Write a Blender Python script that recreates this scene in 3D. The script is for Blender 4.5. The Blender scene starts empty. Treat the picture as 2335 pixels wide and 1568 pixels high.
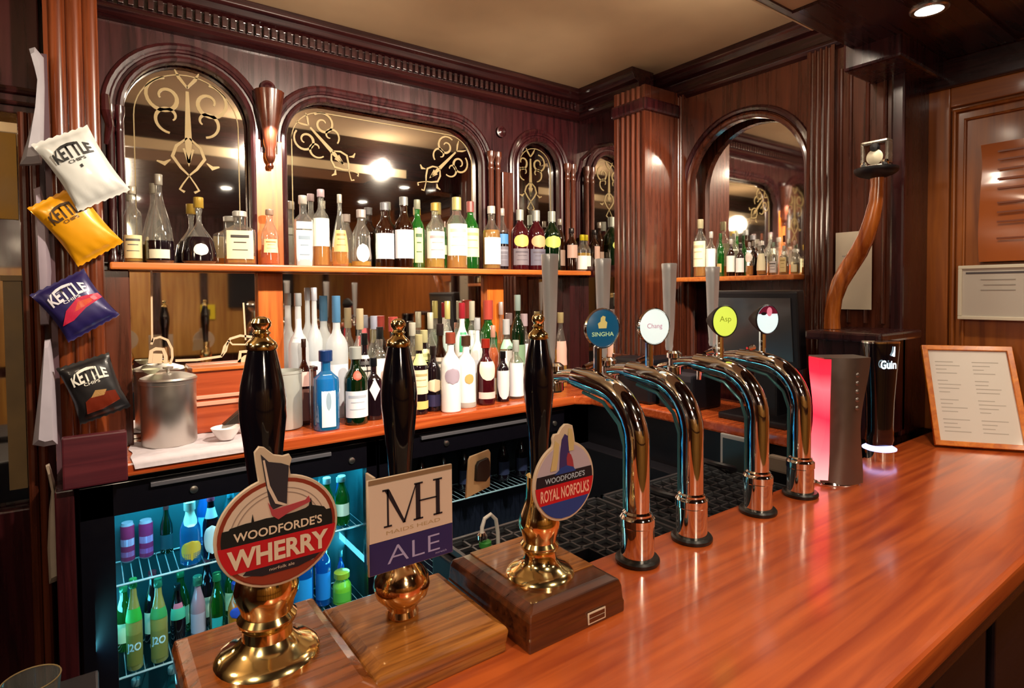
import bpy, bmesh, math, random
from mathutils import Vector, Matrix
random.seed(7)
SC = bpy.context.scene
COL = SC.collection
PI = math.pi
# ------------------------------------------------------------------ camera
W_, H_, F_ = 2335.0, 1568.0, 1331.0
PCX, PCY = 1167.5, 703.0
AZ, PITCH, ROLL = math.radians(54.0), math.radians(-1.7), math.radians(-0.45)
CAM = Vector((0, 0, 1.61))
Fv = Vector((math.cos(AZ) * math.cos(PITCH), math.sin(AZ) * math.cos(PITCH), math.sin(PITCH)))
Rv = Fv.cross(Vector((0, 0, 1))).normalized()
Uv = Rv.cross(Fv)
R2 = Rv * math.cos(ROLL) + Uv * math.sin(ROLL)
U2 = -Rv * math.sin(ROLL) + Uv * math.cos(ROLL)
cam_d = bpy.data.cameras.new('camera')
cam = bpy.data.objects.new('camera', cam_d); COL.objects.link(cam)
cam.matrix_world = Matrix(((R2.x, U2.x, -Fv.x, CAM.x), (R2.y, U2.y, -Fv.y, CAM.y), (R2.z, U2.z, -Fv.z, CAM.z), (0, 0, 0, 1)))
cam_d.sensor_width = 36; cam_d.lens = F_ / W_ * 36
cam_d.shift_y = -(H_ / 2 - PCY) / W_
cam_d.clip_start = 0.02
SC.camera = cam
# where a pixel of the 2335x1568 photo meets a wall, a shelf front or a worktop
def ray(x, y): return Fv + R2 * ((x - PCX) / F_) - U2 * ((y - PCY) / F_)
def hx(x, y, X): d = ray(x, y); return CAM + d * ((X - CAM.x) / d.x)
def hy(x, y, Y): d = ray(x, y); return CAM + d * ((Y - CAM.y) / d.y)
def hz(x, y, Z): d = ray(x, y); return CAM + d * ((Z - CAM.z) / d.z)
# ------------------------------------------------------------------ world, exposure
wd = bpy.data.worlds.new('world'); SC.world = wd; wd.use_nodes = True
wd.node_tree.nodes['Background'].inputs[0].default_value = (1.0, 0.8, 0.62, 1)
wd.node_tree.nodes['Background'].inputs[1].default_value = 0.03
SC.view_settings.view_transform = 'Standard'
SC.view_settings.look = 'None'
SC.view_settings.gamma = 1
SC.view_settings.use_curve_mapping = False
SC.view_settings.exposure = 0.35
try: SC.cycles.transparent_max_bounces = 32
except Exception: pass
# ------------------------------------------------------------------ lamps: ceiling spots and fascia bulbs (fittings built further down), a pier light, added room fill
def spot(name, loc, to, e, size=70, blend=0.6, rad=0.03, colr=(1, .82, .6)):
    d = bpy.data.lights.new(name, 'SPOT'); d.energy = e; d.spot_size = math.radians(size); d.spot_blend = blend
    d.shadow_soft_size = rad; d.color = colr
    o = bpy.data.objects.new(name, d); COL.objects.link(o); o.location = loc
    o.rotation_euler = (Vector(to) - Vector(loc)).to_track_quat('-Z', 'Y').to_euler(); return o
def point(name, loc, e, rad=0.05, colr=(1, .8, .58)):
    d = bpy.data.lights.new(name, 'POINT'); d.energy = e; d.shadow_soft_size = rad; d.color = colr
    o = bpy.data.objects.new(name, d); COL.objects.link(o); o.location = loc; return o
SPOTS = [(2.02, .683), (0.90, -0.16), (2.05, -.25), (-0.45, 0.35), (0.35, -1.1), (1.5, -1.2)]
for i, (x, y) in enumerate(SPOTS):
    spot('spot_light', (x, y, 2.42), (x, y, 0), 20 if i == 0 else 34, 125, .8, .04)
RAIL = [(0.845, .93), (1.69, .93)]
spot('rail_light', (0.845, 1.02, 2.46), (0.55, 2.4, 1.60), 130, 105, .7, .03, (1, .86, .68))
spot('rail_light', (1.69, 1.02, 2.46), (1.60, 2.4, 1.55), 130, 105, .7, .03, (1, .86, .68))
point('room_fill', (0.2, -1.3, 2.15), 30, .12)  # this and the next are fill added for the unseen side of the room
point('room_fill', (-1.3, 0.6, 2.2), 14, .12)
point('room_fill', (-.75, 1.25, 2.30), 8, .09)  # out-of-view fill added on the left to brighten the ceiling
spot('pier_light', (0.581, 2.30, 2.24), (0.581, 2.41, 2.05), 7, 120, .6, .01, (1, .95, .85))
for px_ in (0.845, 1.69): point('rail_glow', (px_, 1.03, 2.50), 4.5, .03, (1, .86, .68))

# ------------------------------------------------------------------ materials
MATS = {}
def nt(name):
    m = bpy.data.materials.new(name); m.use_nodes = True
    n = m.node_tree; b = n.nodes['Principled BSDF']; return m, n, b
def hexc(h):
    h = h.lstrip('#'); v = [int(h[i:i + 2], 16) / 255 for i in (0, 2, 4)]
    return tuple((c / 12.92 if c <= .04045 else ((c + .055) / 1.055) ** 2.4) for c in v) + (1,)
def plain(name, c, rough=.5, metal=0, coat=0, emis=0, spec=.5, noise=0.0, bump=0.0, scale=30):
    if name in MATS: return MATS[name]
    m, n, b = nt(name); col = hexc(c) if isinstance(c, str) else tuple(c) + (1,) * (4 - len(c))
    b.inputs['Base Color'].default_value = col; b.inputs['Roughness'].default_value = rough
    b.inputs['Metallic'].default_value = metal; b.inputs['Coat Weight'].default_value = coat
    b.inputs['Coat Roughness'].default_value = .08; b.inputs['Specular IOR Level'].default_value = spec
    if emis: b.inputs['Emission Color'].default_value = col; b.inputs['Emission Strength'].default_value = emis
    tc = n.nodes.new('ShaderNodeTexCoord'); tx = n.nodes.new('ShaderNodeTexNoise'); tx.inputs['Scale'].default_value = scale
    n.links.new(tc.outputs['Object'], tx.inputs['Vector'])
    rp = n.nodes.new('ShaderNodeMapRange'); rp.inputs['To Min'].default_value = max(.01, rough - .04 - noise); rp.inputs['To Max'].default_value = min(1, rough + .04 + noise)
    n.links.new(tx.outputs['Fac'], rp.inputs['Value']); n.links.new(rp.outputs['Result'], b.inputs['Roughness'])
    if noise:
        mx = n.nodes.new('ShaderNodeMixRGB'); mx.blend_type = 'MULTIPLY'; mx.inputs['Color1'].default_value = col
        cr = n.nodes.new('ShaderNodeMapRange'); cr.inputs['To Min'].default_value = 1 - noise * 2; cr.inputs['To Max'].default_value = 1
        n.links.new(tx.outputs['Fac'], cr.inputs['Value']); n.links.new(cr.outputs['Result'], mx.inputs['Color2']); mx.inputs['Fac'].default_value = 1
        n.links.new(mx.outputs[0], b.inputs['Base Color'])
    if bump:
        bp = n.nodes.new('ShaderNodeBump'); bp.inputs['Strength'].default_value = bump; bp.inputs['Distance'].default_value = .01
        n.links.new(tx.outputs['Fac'], bp.inputs['Height']); n.links.new(bp.outputs[0], b.inputs['Normal'])
    MATS[name] = m; return m
def wood(name, c1, c2, axis='z', rough=.3, coat=.4, scale=1.0, bump=.05, coatr=.12, contrast=(.3, .7)):
    if name in MATS: return MATS[name]
    m, n, b = nt(name)
    tc = n.nodes.new('ShaderNodeTexCoord'); mp = n.nodes.new('ShaderNodeMapping')
    s = {'x': (1.2, 22, 22), 'y': (22, 1.2, 22), 'z': (22, 22, 1.2)}[axis]
    mp.inputs['Scale'].default_value = [v * scale for v in s]
    n.links.new(tc.outputs['Object'], mp.inputs['Vector'])
    t = n.nodes.new('ShaderNodeTexNoise'); t.inputs['Scale'].default_value = 2.2; t.inputs['Detail'].default_value = 8; t.inputs['Distortion'].default_value = .6
    n.links.new(mp.outputs[0], t.inputs['Vector'])
    cr = n.nodes.new('ShaderNodeValToRGB'); cr.color_ramp.elements[0].position = contrast[0]; cr.color_ramp.elements[1].position = contrast[1]
    cr.color_ramp.elements[0].color = hexc(c1); cr.color_ramp.elements[1].color = hexc(c2)
    n.links.new(t.outputs['Fac'], cr.inputs['Fac']); n.links.new(cr.outputs[0], b.inputs['Base Color'])
    b.inputs['Coat Weight'].default_value = coat; b.inputs['Coat Roughness'].default_value = coatr
    rr = n.nodes.new('ShaderNodeMapRange'); rr.inputs['To Min'].default_value = rough - .06; rr.inputs['To Max'].default_value = rough + .1
    n.links.new(t.outputs['Fac'], rr.inputs['Value']); n.links.new(rr.outputs[0], b.inputs['Roughness'])
    bp = n.nodes.new('ShaderNodeBump'); bp.inputs['Strength'].default_value = bump; bp.inputs['Distance'].default_value = .004
    n.links.new(t.outputs['Fac'], bp.inputs['Height']); n.links.new(bp.outputs[0], b.inputs['Normal'])
    MATS[name] = m; return m
def clear(name, tint, gloss=.16, rough=.03, diff=0.0, dcol=None):
    """thin clear or coloured glass / liquid: tinted see-through + Fresnel gloss (+ a little body colour)"""
    if name in MATS: return MATS[name]
    m = bpy.data.materials.new(name); m.use_nodes = True; n = m.node_tree; n.nodes.clear()
    out = n.nodes.new('ShaderNodeOutputMaterial'); tr = n.nodes.new('ShaderNodeBsdfTransparent'); tr.inputs[0].default_value = hexc(tint)
    gl = n.nodes.new('ShaderNodeBsdfGlossy'); gl.inputs['Roughness'].default_value = rough; gl.inputs['Color'].default_value = (1, 1, 1, 1)
    lw = n.nodes.new('ShaderNodeLayerWeight'); lw.inputs['Blend'].default_value = .25
    mr = n.nodes.new('ShaderNodeMapRange'); mr.inputs['To Min'].default_value = gloss * .45; mr.inputs['To Max'].default_value = min(1, gloss * 3.2)
    n.links.new(lw.outputs['Facing'], mr.inputs['Value'])
    base = tr.outputs[0]
    if diff:
        df = n.nodes.new('ShaderNodeBsdfDiffuse'); df.inputs[0].default_value = hexc(dcol or tint)
        tl = n.nodes.new('ShaderNodeBsdfTranslucent'); tl.inputs[0].default_value = hexc(dcol or tint)
        a = n.nodes.new('ShaderNodeMixShader'); a.inputs[0].default_value = .5; n.links.new(df.outputs[0], a.inputs[1]); n.links.new(tl.outputs[0], a.inputs[2])
        mx = n.nodes.new('ShaderNodeMixShader'); mx.inputs[0].default_value = diff
        n.links.new(tr.outputs[0], mx.inputs[1]); n.links.new(a.outputs[0], mx.inputs[2]); base = mx.outputs[0]
    mix = n.nodes.new('ShaderNodeMixShader'); n.links.new(mr.outputs[0], mix.inputs[0]); n.links.new(base, mix.inputs[1]); n.links.new(gl.outputs[0], mix.inputs[2])
    n.links.new(mix.outputs[0], out.inputs[0]); MATS[name] = m; return m

M_dark = wood('dark_mahogany', '1b070a', '3a1114', 'z', .26, .6)
M_darkx = wood('dark_mahogany_long', '190609', '34100f', 'x', .26, .6)
M_darky = wood('dark_mahogany_side', '190609', '34100f', 'y', .26, .6)
M_mah = wood('red_mahogany', '33140b', '5e2b18', 'z', .26, .6)
M_oak = wood('brown_panel_wood', '743810', 'a45c20', 'z', .36, .35, .7)
M_oaky = wood('brown_panel_wood_side', '743810', 'a45c20', 'y', .36, .35, .7)
M_bar = wood('orange_red_bar_varnish', '86280e', 'c25a22', 'x', .34, .85, .8, .04, .14, (.22, .62))
M_shelf = wood('orange_shelf_wood', 'a8501c', 'd27a34', 'x', .35, .3)
M_box = wood('pump_block_wood', '5e2c0c', 'a8621f', 'x', .3, .6, 1.6, .06, .06)
M_boxl = wood('pump_block_light_wood', '66340f', 'b8742e', 'x', .28, .6, 2.4, .06, .06)
M_boxd = wood('pump_block_dark_wood', '2c120a', '6a3414', 'x', .28, .6, 1.6, .06, .06)
M_ceil = plain('cream_ceiling_plaster', 'c9ab86', .9, noise=.12, bump=.25, scale=5)
M_mirror = plain('mirror_silver', (.86, .84, .8), .015, 1, scale=3)
M_gold = plain('gilded_etching', '8c764c', .6, .15, noise=.1)
M_frost = plain('frosted_etching', 'd9b795', .6, 0, noise=.05)
M_brass = plain('polished_brass', (.98, .78, .36), .12, 1, scale=8)
M_copper = plain('polished_copper_brass', (.96, .66, .34), .12, 1, scale=8)
M_chrome = plain('chrome', (.82, .82, .8), .06, 1, scale=8)
M_steel = plain('brushed_steel', (.62, .6, .56), .3, 1, noise=.05)
M_alu = plain('dull_aluminium', (.66, .63, .58), .36, 1, noise=.08, scale=12)
M_silver = plain('satin_silver', (.70, .75, .80), .32, .25, coat=.4)
M_plum = wood('near_black_plum_wood', '10060c', '1e0c16', 'x', .4, .3)
M_blk = plain('gloss_black', '0b0910', .1, coat=.8)
M_blkm = plain('matt_black', '0d0b12', .45)
M_rubber = plain('black_rubber', '101010', .35)
M_navyfr = plain('cooler_black', '07060d', .3, coat=.3)
M_cream = plain('cream_print', 'e2cdb4', .5)
M_white = plain('white_paper', 'e9e4dc', .6)
M_ltgrey = plain('light_grey_plastic', 'a8a8a8', .4)
M_linen = plain('lilac_white_cloth', 'cfc3c8', .85, noise=.1, bump=.3)
M_floor = wood('floor_boards', '2a150c', '4a2814', 'x', .5, .1)
M_glow = plain('warm_lamp', (1, .9, .72), .5, emis=30)
M_glowsp = plain('spot_lamp', (1, .92, .78), .5, emis=22)

# ------------------------------------------------------------------ mesh helpers
def me_from(verts, faces, smooth=False):
    m = bpy.data.meshes.new('mesh'); m.from_pydata([tuple(v) for v in verts], [], faces); m.update()
    if smooth:
        for p in m.polygons: p.use_smooth = True
    return m
def obj(name, me, mat=None, parent=None, loc=None, rot=None, mw=None):
    o = bpy.data.objects.new(name, me); COL.objects.link(o)
    if me is not None and mat is not None:
        me.materials.clear(); me.materials.append(mat)
    if me is not None: me.name = name
    if parent is not None: o.parent = parent
    if loc is not None: o.location = loc
    if rot is not None: o.rotation_euler = rot
    if mw is not None: o.matrix_local = mw
    return o
def thing(name, label, cat, loc=(0, 0, 0), rz=0, group=None):
    o = bpy.data.objects.new(name, None); o.empty_display_size = .05; COL.objects.link(o); o.location = loc; o.rotation_euler = (0, 0, rz)
    return tag(o, label, cat, group)
def tag(o, label, cat, group=None):
    o['label'] = label; o['category'] = cat
    if group: o['group'] = group
    return o
def struct(name, me, mat, parent=None, label=None, **k):
    o = obj(name, me, mat, parent, **k)
    if parent is None: o['kind'] = 'structure'
    if label: o['label'] = label
    return o
class B:
    def __init__(s): s.v = []; s.f = []
    def add(s, vs, fs):
        n = len(s.v); s.v += [Vector(v) for v in vs]; s.f += [tuple(i + n for i in f) for f in fs]; return s
    def box(s, x0, x1, y0, y1, z0, z1):
        return s.add([(x, y, z) for z in (z0, z1) for y in (y0, y1) for x in (x0, x1)],
                     [(0, 2, 3, 1), (4, 5, 7, 6), (0, 1, 5, 4), (2, 6, 7, 3), (0, 4, 6, 2), (1, 3, 7, 5)])
    def lathe(s, prof, n=24, ex=2.0, c=(0, 0, 0), sx=1, sy=1, cap=True):
        vs = []; fs = []
        for r, z in prof:
            for i in range(n):
                a = 2 * PI * i / n + (PI / n if ex > 2 else 0); ca, sa = math.cos(a), math.sin(a)
                k = (abs(ca) ** ex + abs(sa) ** ex) ** (-1 / ex) if ex != 2 else 1
                vs.append((c[0] + r * k * ca * sx, c[1] + r * k * sa * sy, c[2] + z))
        for j in range(len(prof) - 1):
            for i in range(n):
                a, b = j * n + i, j * n + (i + 1) % n; fs.append((a, b, b + n, a + n))
        if cap and prof[0][0] > 1e-5: fs.append(tuple(reversed(range(n))))
        if cap and prof[-1][0] > 1e-5: fs.append(tuple((len(prof) - 1) * n + i for i in range(n)))
        return s.add(vs, fs)
    def tube(s, pts, r, n=12, cap=True):
        pts = [Vector(p) for p in pts]; rs = r if isinstance(r, (list, tuple)) else [r] * len(pts)
        vs = []; fs = []; up = None
        for i, p in enumerate(pts):
            t = (pts[min(i + 1, len(pts) - 1)] - pts[max(i - 1, 0)]).normalized()
            if up is None: up = Vector((0, 0, 1)) if abs(t.z) < .9 else Vector((0, 1, 0))
            a = t.cross(up).normalized(); b = a.cross(t).normalized(); up = b
            for k in range(n):
                an = 2 * PI * k / n; vs.append(p + (a * math.cos(an) + b * math.sin(an)) * rs[i])
        for j in range(len(pts) - 1):
            for k in range(n):
                x, y = j * n + k, j * n + (k + 1) % n; fs.append((x, x + n, y + n, y))
        if cap: fs.append(tuple(range(n))); fs.append(tuple(reversed([(len(pts) - 1) * n + k for k in range(n)])))
        return s.add(vs, fs)
    def prism(s, poly, a, b, axis='z'):
        """extrude a 2D polygon along an axis from a to b"""
        f = {'z': lambda p, t: (p[0], p[1], t), 'x': lambda p, t: (t, p[0], p[1]), 'y': lambda p, t: (p[0], t, p[1])}[axis]
        n = len(poly)
        return s.add([f(p, a) for p in poly] + [f(p, b) for p in poly],
                     [tuple(reversed(range(n))), tuple(range(n, 2 * n))] + [(i, (i + 1) % n, n + (i + 1) % n, n + i) for i in range(n)])
    def me(s, smooth=False, bevel=0, seg=2, xf=None, auto=False):
        vs = s.v if xf is None else [xf @ v for v in s.v]
        m = me_from(vs, s.f)
        bm = bmesh.new(); bm.from_mesh(m)
        bmesh.ops.recalc_face_normals(bm, faces=bm.faces)
        if bevel: bmesh.ops.bevel(bm, geom=[e for e in bm.edges if e.calc_face_angle(0) > .5], offset=bevel, segments=seg, affect='EDGES', profile=.6)
        if smooth or auto:
            for f in bm.faces: f.smooth = True
            for e in bm.edges:
                if e.calc_face_angle(0) > .6: e.smooth = False
        bm.to_mesh(m); bm.free(); return m
def WA(Y0): return Matrix(((1, 0, 0, 0), (0, 0, -1, Y0), (0, 1, 0, 0), (0, 0, 0, 1)))      # local x,y,out -> wall facing the bar
def WB(X0): return Matrix(((0, 0, -1, X0), (-1, 0, 0, 0), (0, 1, 0, 0), (0, 0, 0, 1)))     # local x = -Y
def flat(loops, depth, mw=None, bevel=0):
    """filled 2D outline(s) (holes allowed) given thickness; sits from 0 to depth on local z"""
    cu = bpy.data.curves.new('c', 'CURVE'); cu.dimensions = '2D'; cu.fill_mode = 'BOTH'; cu.extrude = depth / 2 - bevel; cu.bevel_depth = bevel; cu.bevel_resolution = 1
    if bevel: cu.offset = -bevel
    for lp in loops:
        sp = cu.splines.new('POLY'); sp.points.add(len(lp) - 1)
        for i, p in enumerate(lp): sp.points[i].co = (p[0], p[1], 0, 1)
        sp.use_cyclic_u = True
    o = bpy.data.objects.new('c', cu); m = bpy.data.meshes.new_from_object(o)
    bpy.data.objects.remove(o); bpy.data.curves.remove(cu)
    t = Matrix.Translation((0, 0, depth / 2)); m.transform((mw @ t) if mw else t)
    return m
def text(s, h, depth=.0006, bold=0.0, shear=0.0, width=None, align='CENTER', space=1.0):
    cu = bpy.data.curves.new('t', 'FONT'); cu.body = s; cu.size = 1; cu.extrude = 0; cu.align_x = align; cu.offset = bold; cu.shear = shear
    cu.space_character = space; cu.resolution_u = 3
    o = bpy.data.objects.new('t', cu); m = bpy.data.meshes.new_from_object(o); bpy.data.objects.remove(o); bpy.data.curves.remove(cu)
    xs = [v.co.x for v in m.vertices]; ys = [v.co.y for v in m.vertices]
    cx, cy = (min(xs) + max(xs)) / 2, (min(ys) + max(ys)) / 2; hy_ = max(ys) - min(ys); wx = max(xs) - min(xs)
    ky = h / hy_; kx = (width / wx) if width else ky
    for v in m.vertices: v.co = Vector(((v.co.x - cx) * kx, (v.co.y - cy) * ky, 0))
    return m
def ribbon(pts, w, depth=.003, mw=None):
    """a flat band of given width(s) along a 2D line"""
    pts = [Vector(p) for p in pts]; n = len(pts); ws = w if isinstance(w, (list, tuple)) else [w] * n
    vs = []; fs = []
    for i, p in enumerate(pts):
        t = pts[min(i + 1, n - 1)] - pts[max(i - 1, 0)]; t.normalize(); nn = Vector((-t.y, t.x)) * ws[i] / 2
        for q, z in ((p - nn, 0), (p + nn, 0), (p + nn, depth), (p - nn, depth)): vs.append(Vector((q.x, q.y, z)))
    for i in range(n - 1):
        a = 4 * i
        for k in range(4): fs.append((a + k, a + (k + 1) % 4, a + 4 + (k + 1) % 4, a + 4 + k))
    fs.append((3, 2, 1, 0)); e = 4 * (n - 1); fs.append((e, e + 1, e + 2, e + 3))
    if mw: vs = [mw @ v for v in vs]
    return vs, fs
def spiral(cx, cy, r0, r1, a0, a1, n=26):
    return [(cx + (r0 + (r1 - r0) * i / n) * math.cos(a0 + (a1 - a0) * i / n), cy + (r0 + (r1 - r0) * i / n) * math.sin(a0 + (a1 - a0) * i / n)) for i in range(n + 1)]
def circ(cx, cy, rx, ry=None, n=40, a0=0, a1=2 * PI):
    ry = ry or rx; full = abs(a1 - a0) > 6.28; k = n if full else n
    return [(cx + rx * math.cos(a0 + (a1 - a0) * i / k), cy + ry * math.sin(a0 + (a1 - a0) * i / k)) for i in range(k + (0 if full else 1))]
def arch_loop(x0, x1, z0, ztop, r, drop=0.0):
    """opening with rounded upper corners of radius r (r = half width gives a round arch); drop slopes the top right end down"""
    p = [(x1, z0)] + [(x0 + (x1 - x0), z0)]
    p = [(x0, z0), (x1, z0)]
    p += [(x1 - r + r * math.cos(a), ztop - r + r * math.sin(a)) for a in [PI / 2 * i / 12 for i in range(13)]]
    p += [(x0 + r + r * math.cos(a), ztop - r + r * math.sin(a)) for a in [PI / 2 + PI / 2 * i / 12 for i in range(13)]]
    out = [p[0]]
    for q in p[1:]:
        if (Vector(q) - Vector(out[-1])).length > 1e-4: out.append(q)
    return out
def grow(x0, x1, ztop, r, k): return (x0 - k, x1 + k, ztop + k, r + k)
def moulding(x0, x1, z0, ztop, r, offs, rad, mw, zr=None, zl=None):
    """half-round bead following an arch opening, offset outward"""
    b = B()
    a0, a1, zt, rr = grow(x0, x1, ztop, r, offs)
    lp = arch_loop(a0, a1, z0, zt, rr)
    line = [(lp[1][0], zr or z0)] + lp[2:] + [(lp[0][0], zl or z0)]
    b.tube([mw @ Vector((p[0], p[1], 0)) for p in line], rad, 8)
    return b

# ================================================================== STRUCTURE
CEIL, SOF, YB = 2.68, 2.44, .93
struct('floor', B().box(-3, 3.6, -2.3, 2.7, -.06, 0).me(), M_floor)
struct('ceiling', B().box(-3, 3.6, YB + .03, 2.7, CEIL, CEIL + .08).me(), M_ceil)
sf = struct('ceiling', B().box(-3, 1.72, .60, YB + .004, SOF, SOF + .06).me(), M_ceil); sf['label'] = 'cream plaster strip of the lowered bulkhead over the bar'
struct('ceiling', B().box(-3, 3.6, -2.3, .60, SOF, SOF + .06).box(1.72, 3.6, .60, YB + .004, SOF - .01, SOF + .06).me(), M_darkx, label='dark wooden soffit over the bar and the room')
struct('trim_9', B().box(-3, 1.9, YB + .030, YB + .036, SOF - .003, SOF + .055).me(), plain('cream_strip', 'd8c4a0', .5), label='cream strip along the lower edge of the fascia')
struct('trim_1', B().box(-3, 3.6, YB + .004, YB + .03, SOF - .003, CEIL).me(bevel=.004), M_darkx, label='dark fascia beam of the bulkhead')
struct('wall_back', B().box(-3, 3.6, 2.47, 2.6, 0, CEIL).me(), M_dark)
struct('wall_left', B().box(-3.1, -3, -2.3, 2.7, 0, CEIL).me(), M_mah)
M_front = wood('golden_panel_wood', '8c5a26', 'b98844', 'z', .3, .5, .7)
wf = struct('wall_front', B().box(-3, 3.6, -2.3, -2.2, 0, SOF).me(), M_dark)
x = -2.9
while x < 3.4:
    struct('panel', B().box(x, x + .36, -2.2, -2.18, .95, 1.86).box(x, x + .36, -2.2, -2.18, .12, .85).me(bevel=.006), M_front, wf); x += .44
struct('wall_right', B().box(2.44, 2.75, .90, 2.6, 0, CEIL).box(2.585, 2.75, -2.3, .90, 0, CEIL).me(), M_dark)

# --- back-bar joinery on wall A -------------------------------------------------
A1 = (.115, .512, 1.715, 2.435, .1985)
A2 = (.650, 1.565, 1.715, 2.385, .17)
A3 = (1.795, 2.065, 1.715, 2.385, .135)
YF = 2.40                                   # board face
backbar = struct('wall_back', flat([[(.045, 1.715), (2.30, 1.715), (2.30, 2.56), (.045, 2.56)],
      arch_loop(*A1), arch_loop(*A2), arch_loop(*A3)][:1] + [[(p[0], p[1] + .0005) for p in arch_loop(*a)] for a in (A1, A2, A3)], .028, WA(YF + .028)), M_dark, label='dark mahogany arcade board of the back bar')
for a, zr_, zl_ in ((A1, 2.15, None), (A2, None, 2.15), (A3, None, None)):
    struct('arch_moulding', moulding(a[0], a[1], 1.72, a[3], a[4], .012, .012, WA(YF - .002)).me(True), M_dark, backbar)
    struct('arch_moulding', moulding(a[0], a[1], 1.72, a[3], a[4], .040, .008, WA(YF - .001), zr_, zl_).me(True), M_dark, backbar)
    struct('arch_moulding', moulding(a[0], a[1], 1.72, a[3], a[4], .055, .014, WA(YF - .001), zr_, zl_).me(True), M_dark, backbar)
for (xa, xb, za, zb) in ((.05, .64, 1.72, 2.52), (.64, 1.68, 1.72, 2.52), (1.68, 2.19, 1.72, 2.52), (.05, 1.68, 1.10, 1.69), (1.68, 2.19, 1.10, 1.69)):
    struct('mirror', B().box(xa, xb, 2.440, 2.446, za, zb).me(), M_mirror, backbar)
# piers between the arches (shelf to worktop and above)
def colonnette(x, y, z0, z1, r, mat, par, ax='A'):
    pr = [(r * 1.5, z0), (r * 1.5, z0 + .02), (r * 1.1, z0 + .03), (r, z0 + .05), (r, z1 - .09), (r * 1.15, z1 - .085), (r * 1.15, z1 - .075), (r, z1 - .07), (r, z1 - .05), (r * 1.4, z1 - .03), (r * 1.5, z1 - .02), (r * 1.5, z1)]
    return struct('colonnette', B().lathe(pr, 16, 2, (x, y, 0)).me(True), mat, par)
for (xa, xb) in ((.535, .628), (1.60, 1.70)):
    struct('pier', B().box(xa, xb, 2.41, 2.44, 1.10, 1.69).me(bevel=.004), wood('orange_pier_wood', 'a04a12', 'cf6f22', 'z', .35, .3), backbar)
struct('pier', B().box(.04, .115, 2.33, 2.44, 1.10, 1.69).me(bevel=.004), M_mah, backbar)
struct('pier', B().box(2.12, 2.19, 2.38, 2.44, 1.10, 1.69).me(bevel=.004), M_dark, backbar)
for x in (1.605, 1.645, 2.10, 2.14): colonnette(x, 2.375, 1.715, 2.29, .014, M_mah, backbar)
struct('pier', B().box(1.67, 1.735, 2.37, 2.40, 1.715, 2.2).me(bevel=.004), M_mah, backbar)
for x in (.075, .1): colonnette(x, 2.37, 1.715, 2.24, .011, M_dark, backbar)
# pendant drop between the first two arches
pd = B(); pd.lathe([(.0, 2.085), (.010, 2.088), (.013, 2.098), (.009, 2.108), (.016, 2.12), (.020, 2.135), (.018, 2.16), (.024, 2.18), (.026, 2.21), (.034, 2.25), (.046, 2.31), (.056, 2.38)], 14, 2, (.581, 2.375, 0))
struct('pendant', pd.me(True), M_mah, backbar)
struct('pier', B().box(.528, .634, 2.392, 2.412, 1.715, 2.20).me(bevel=.003), wood('orange_pier_wood', '', ''), backbar)
for x in (.581,): struct('roundel', B().lathe([(.0, 0), (.02, .0), (.026, .004), (.028, .012), (.02, .014), (.012, .008), (.0, .012)], 20).me(True, xf=WA(YF - .001) @ Matrix.Translation((x, 2.40, 0))), M_dark, backbar)
struct('roundel', B().lathe([(.0, 0), (.02, .0), (.026, .004), (.028, .012), (.02, .014), (.012, .008), (.0, .012)], 20).me(True, xf=WA(YF - .001) @ Matrix.Translation((1.68, 2.40, 0))), M_dark, backbar)
# cornice with its dentils
CP = [(2.47, CEIL), (2.315, CEIL), (2.315, 2.655), (2.325, 2.645), (2.335, 2.625), (2.36, 2.615), (2.362, 2.572), (2.345, 2.565), (2.340, 2.552), (2.35, 2.54), (2.375, 2.53), (2.47, 2.525)]
cor = struct('trim_2', B().prism(CP, -.10, 2.30, 'x').me(bevel=.003), M_darkx, label='dark dentilled cornice over the back bar')
dm = B().box(-.008, .008, -.010, .010, -.019, .019).me(bevel=.002); dm.materials.append(M_darkx)
for i in range(78):
    d = bpy.data.objects.new('dentil', dm); COL.objects.link(d); d.parent = cor; d.location = (-.06 + i * .0285, 2.352, 2.594)
def cprof(X0):  # same profile turned towards -X
    return [(X0 + (p[0] - 2.315), p[1]) for p in CP]
cb1 = B(); pr = cprof(2.13); n = len(pr)
for Y in (2.33, 1.95): pass
cb1.add([(p[0], 2.40, p[1]) for p in pr] + [(p[0], 1.94, p[1]) for p in pr], [tuple(range(n)), tuple(reversed(range(n, 2 * n)))] + [(i, n + i, n + (i + 1) % n, (i + 1) % n) for i in range(n)])
struct('trim_3', cb1.me(bevel=.003), M_darky, label='cornice return over the fluted pilaster')
cb2 = B(); pr = cprof(2.305)
cb2.add([(p[0], 2.0, p[1]) for p in pr] + [(p[0], .80, p[1]) for p in pr], [tuple(range(n)), tuple(reversed(range(n, 2 * n)))] + [(i, n + i, n + (i + 1) % n, (i + 1) % n) for i in range(n)])
c3 = struct('trim_4', cb2.me(bevel=.003), M_darky, label='dark cornice above the till arch')
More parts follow.
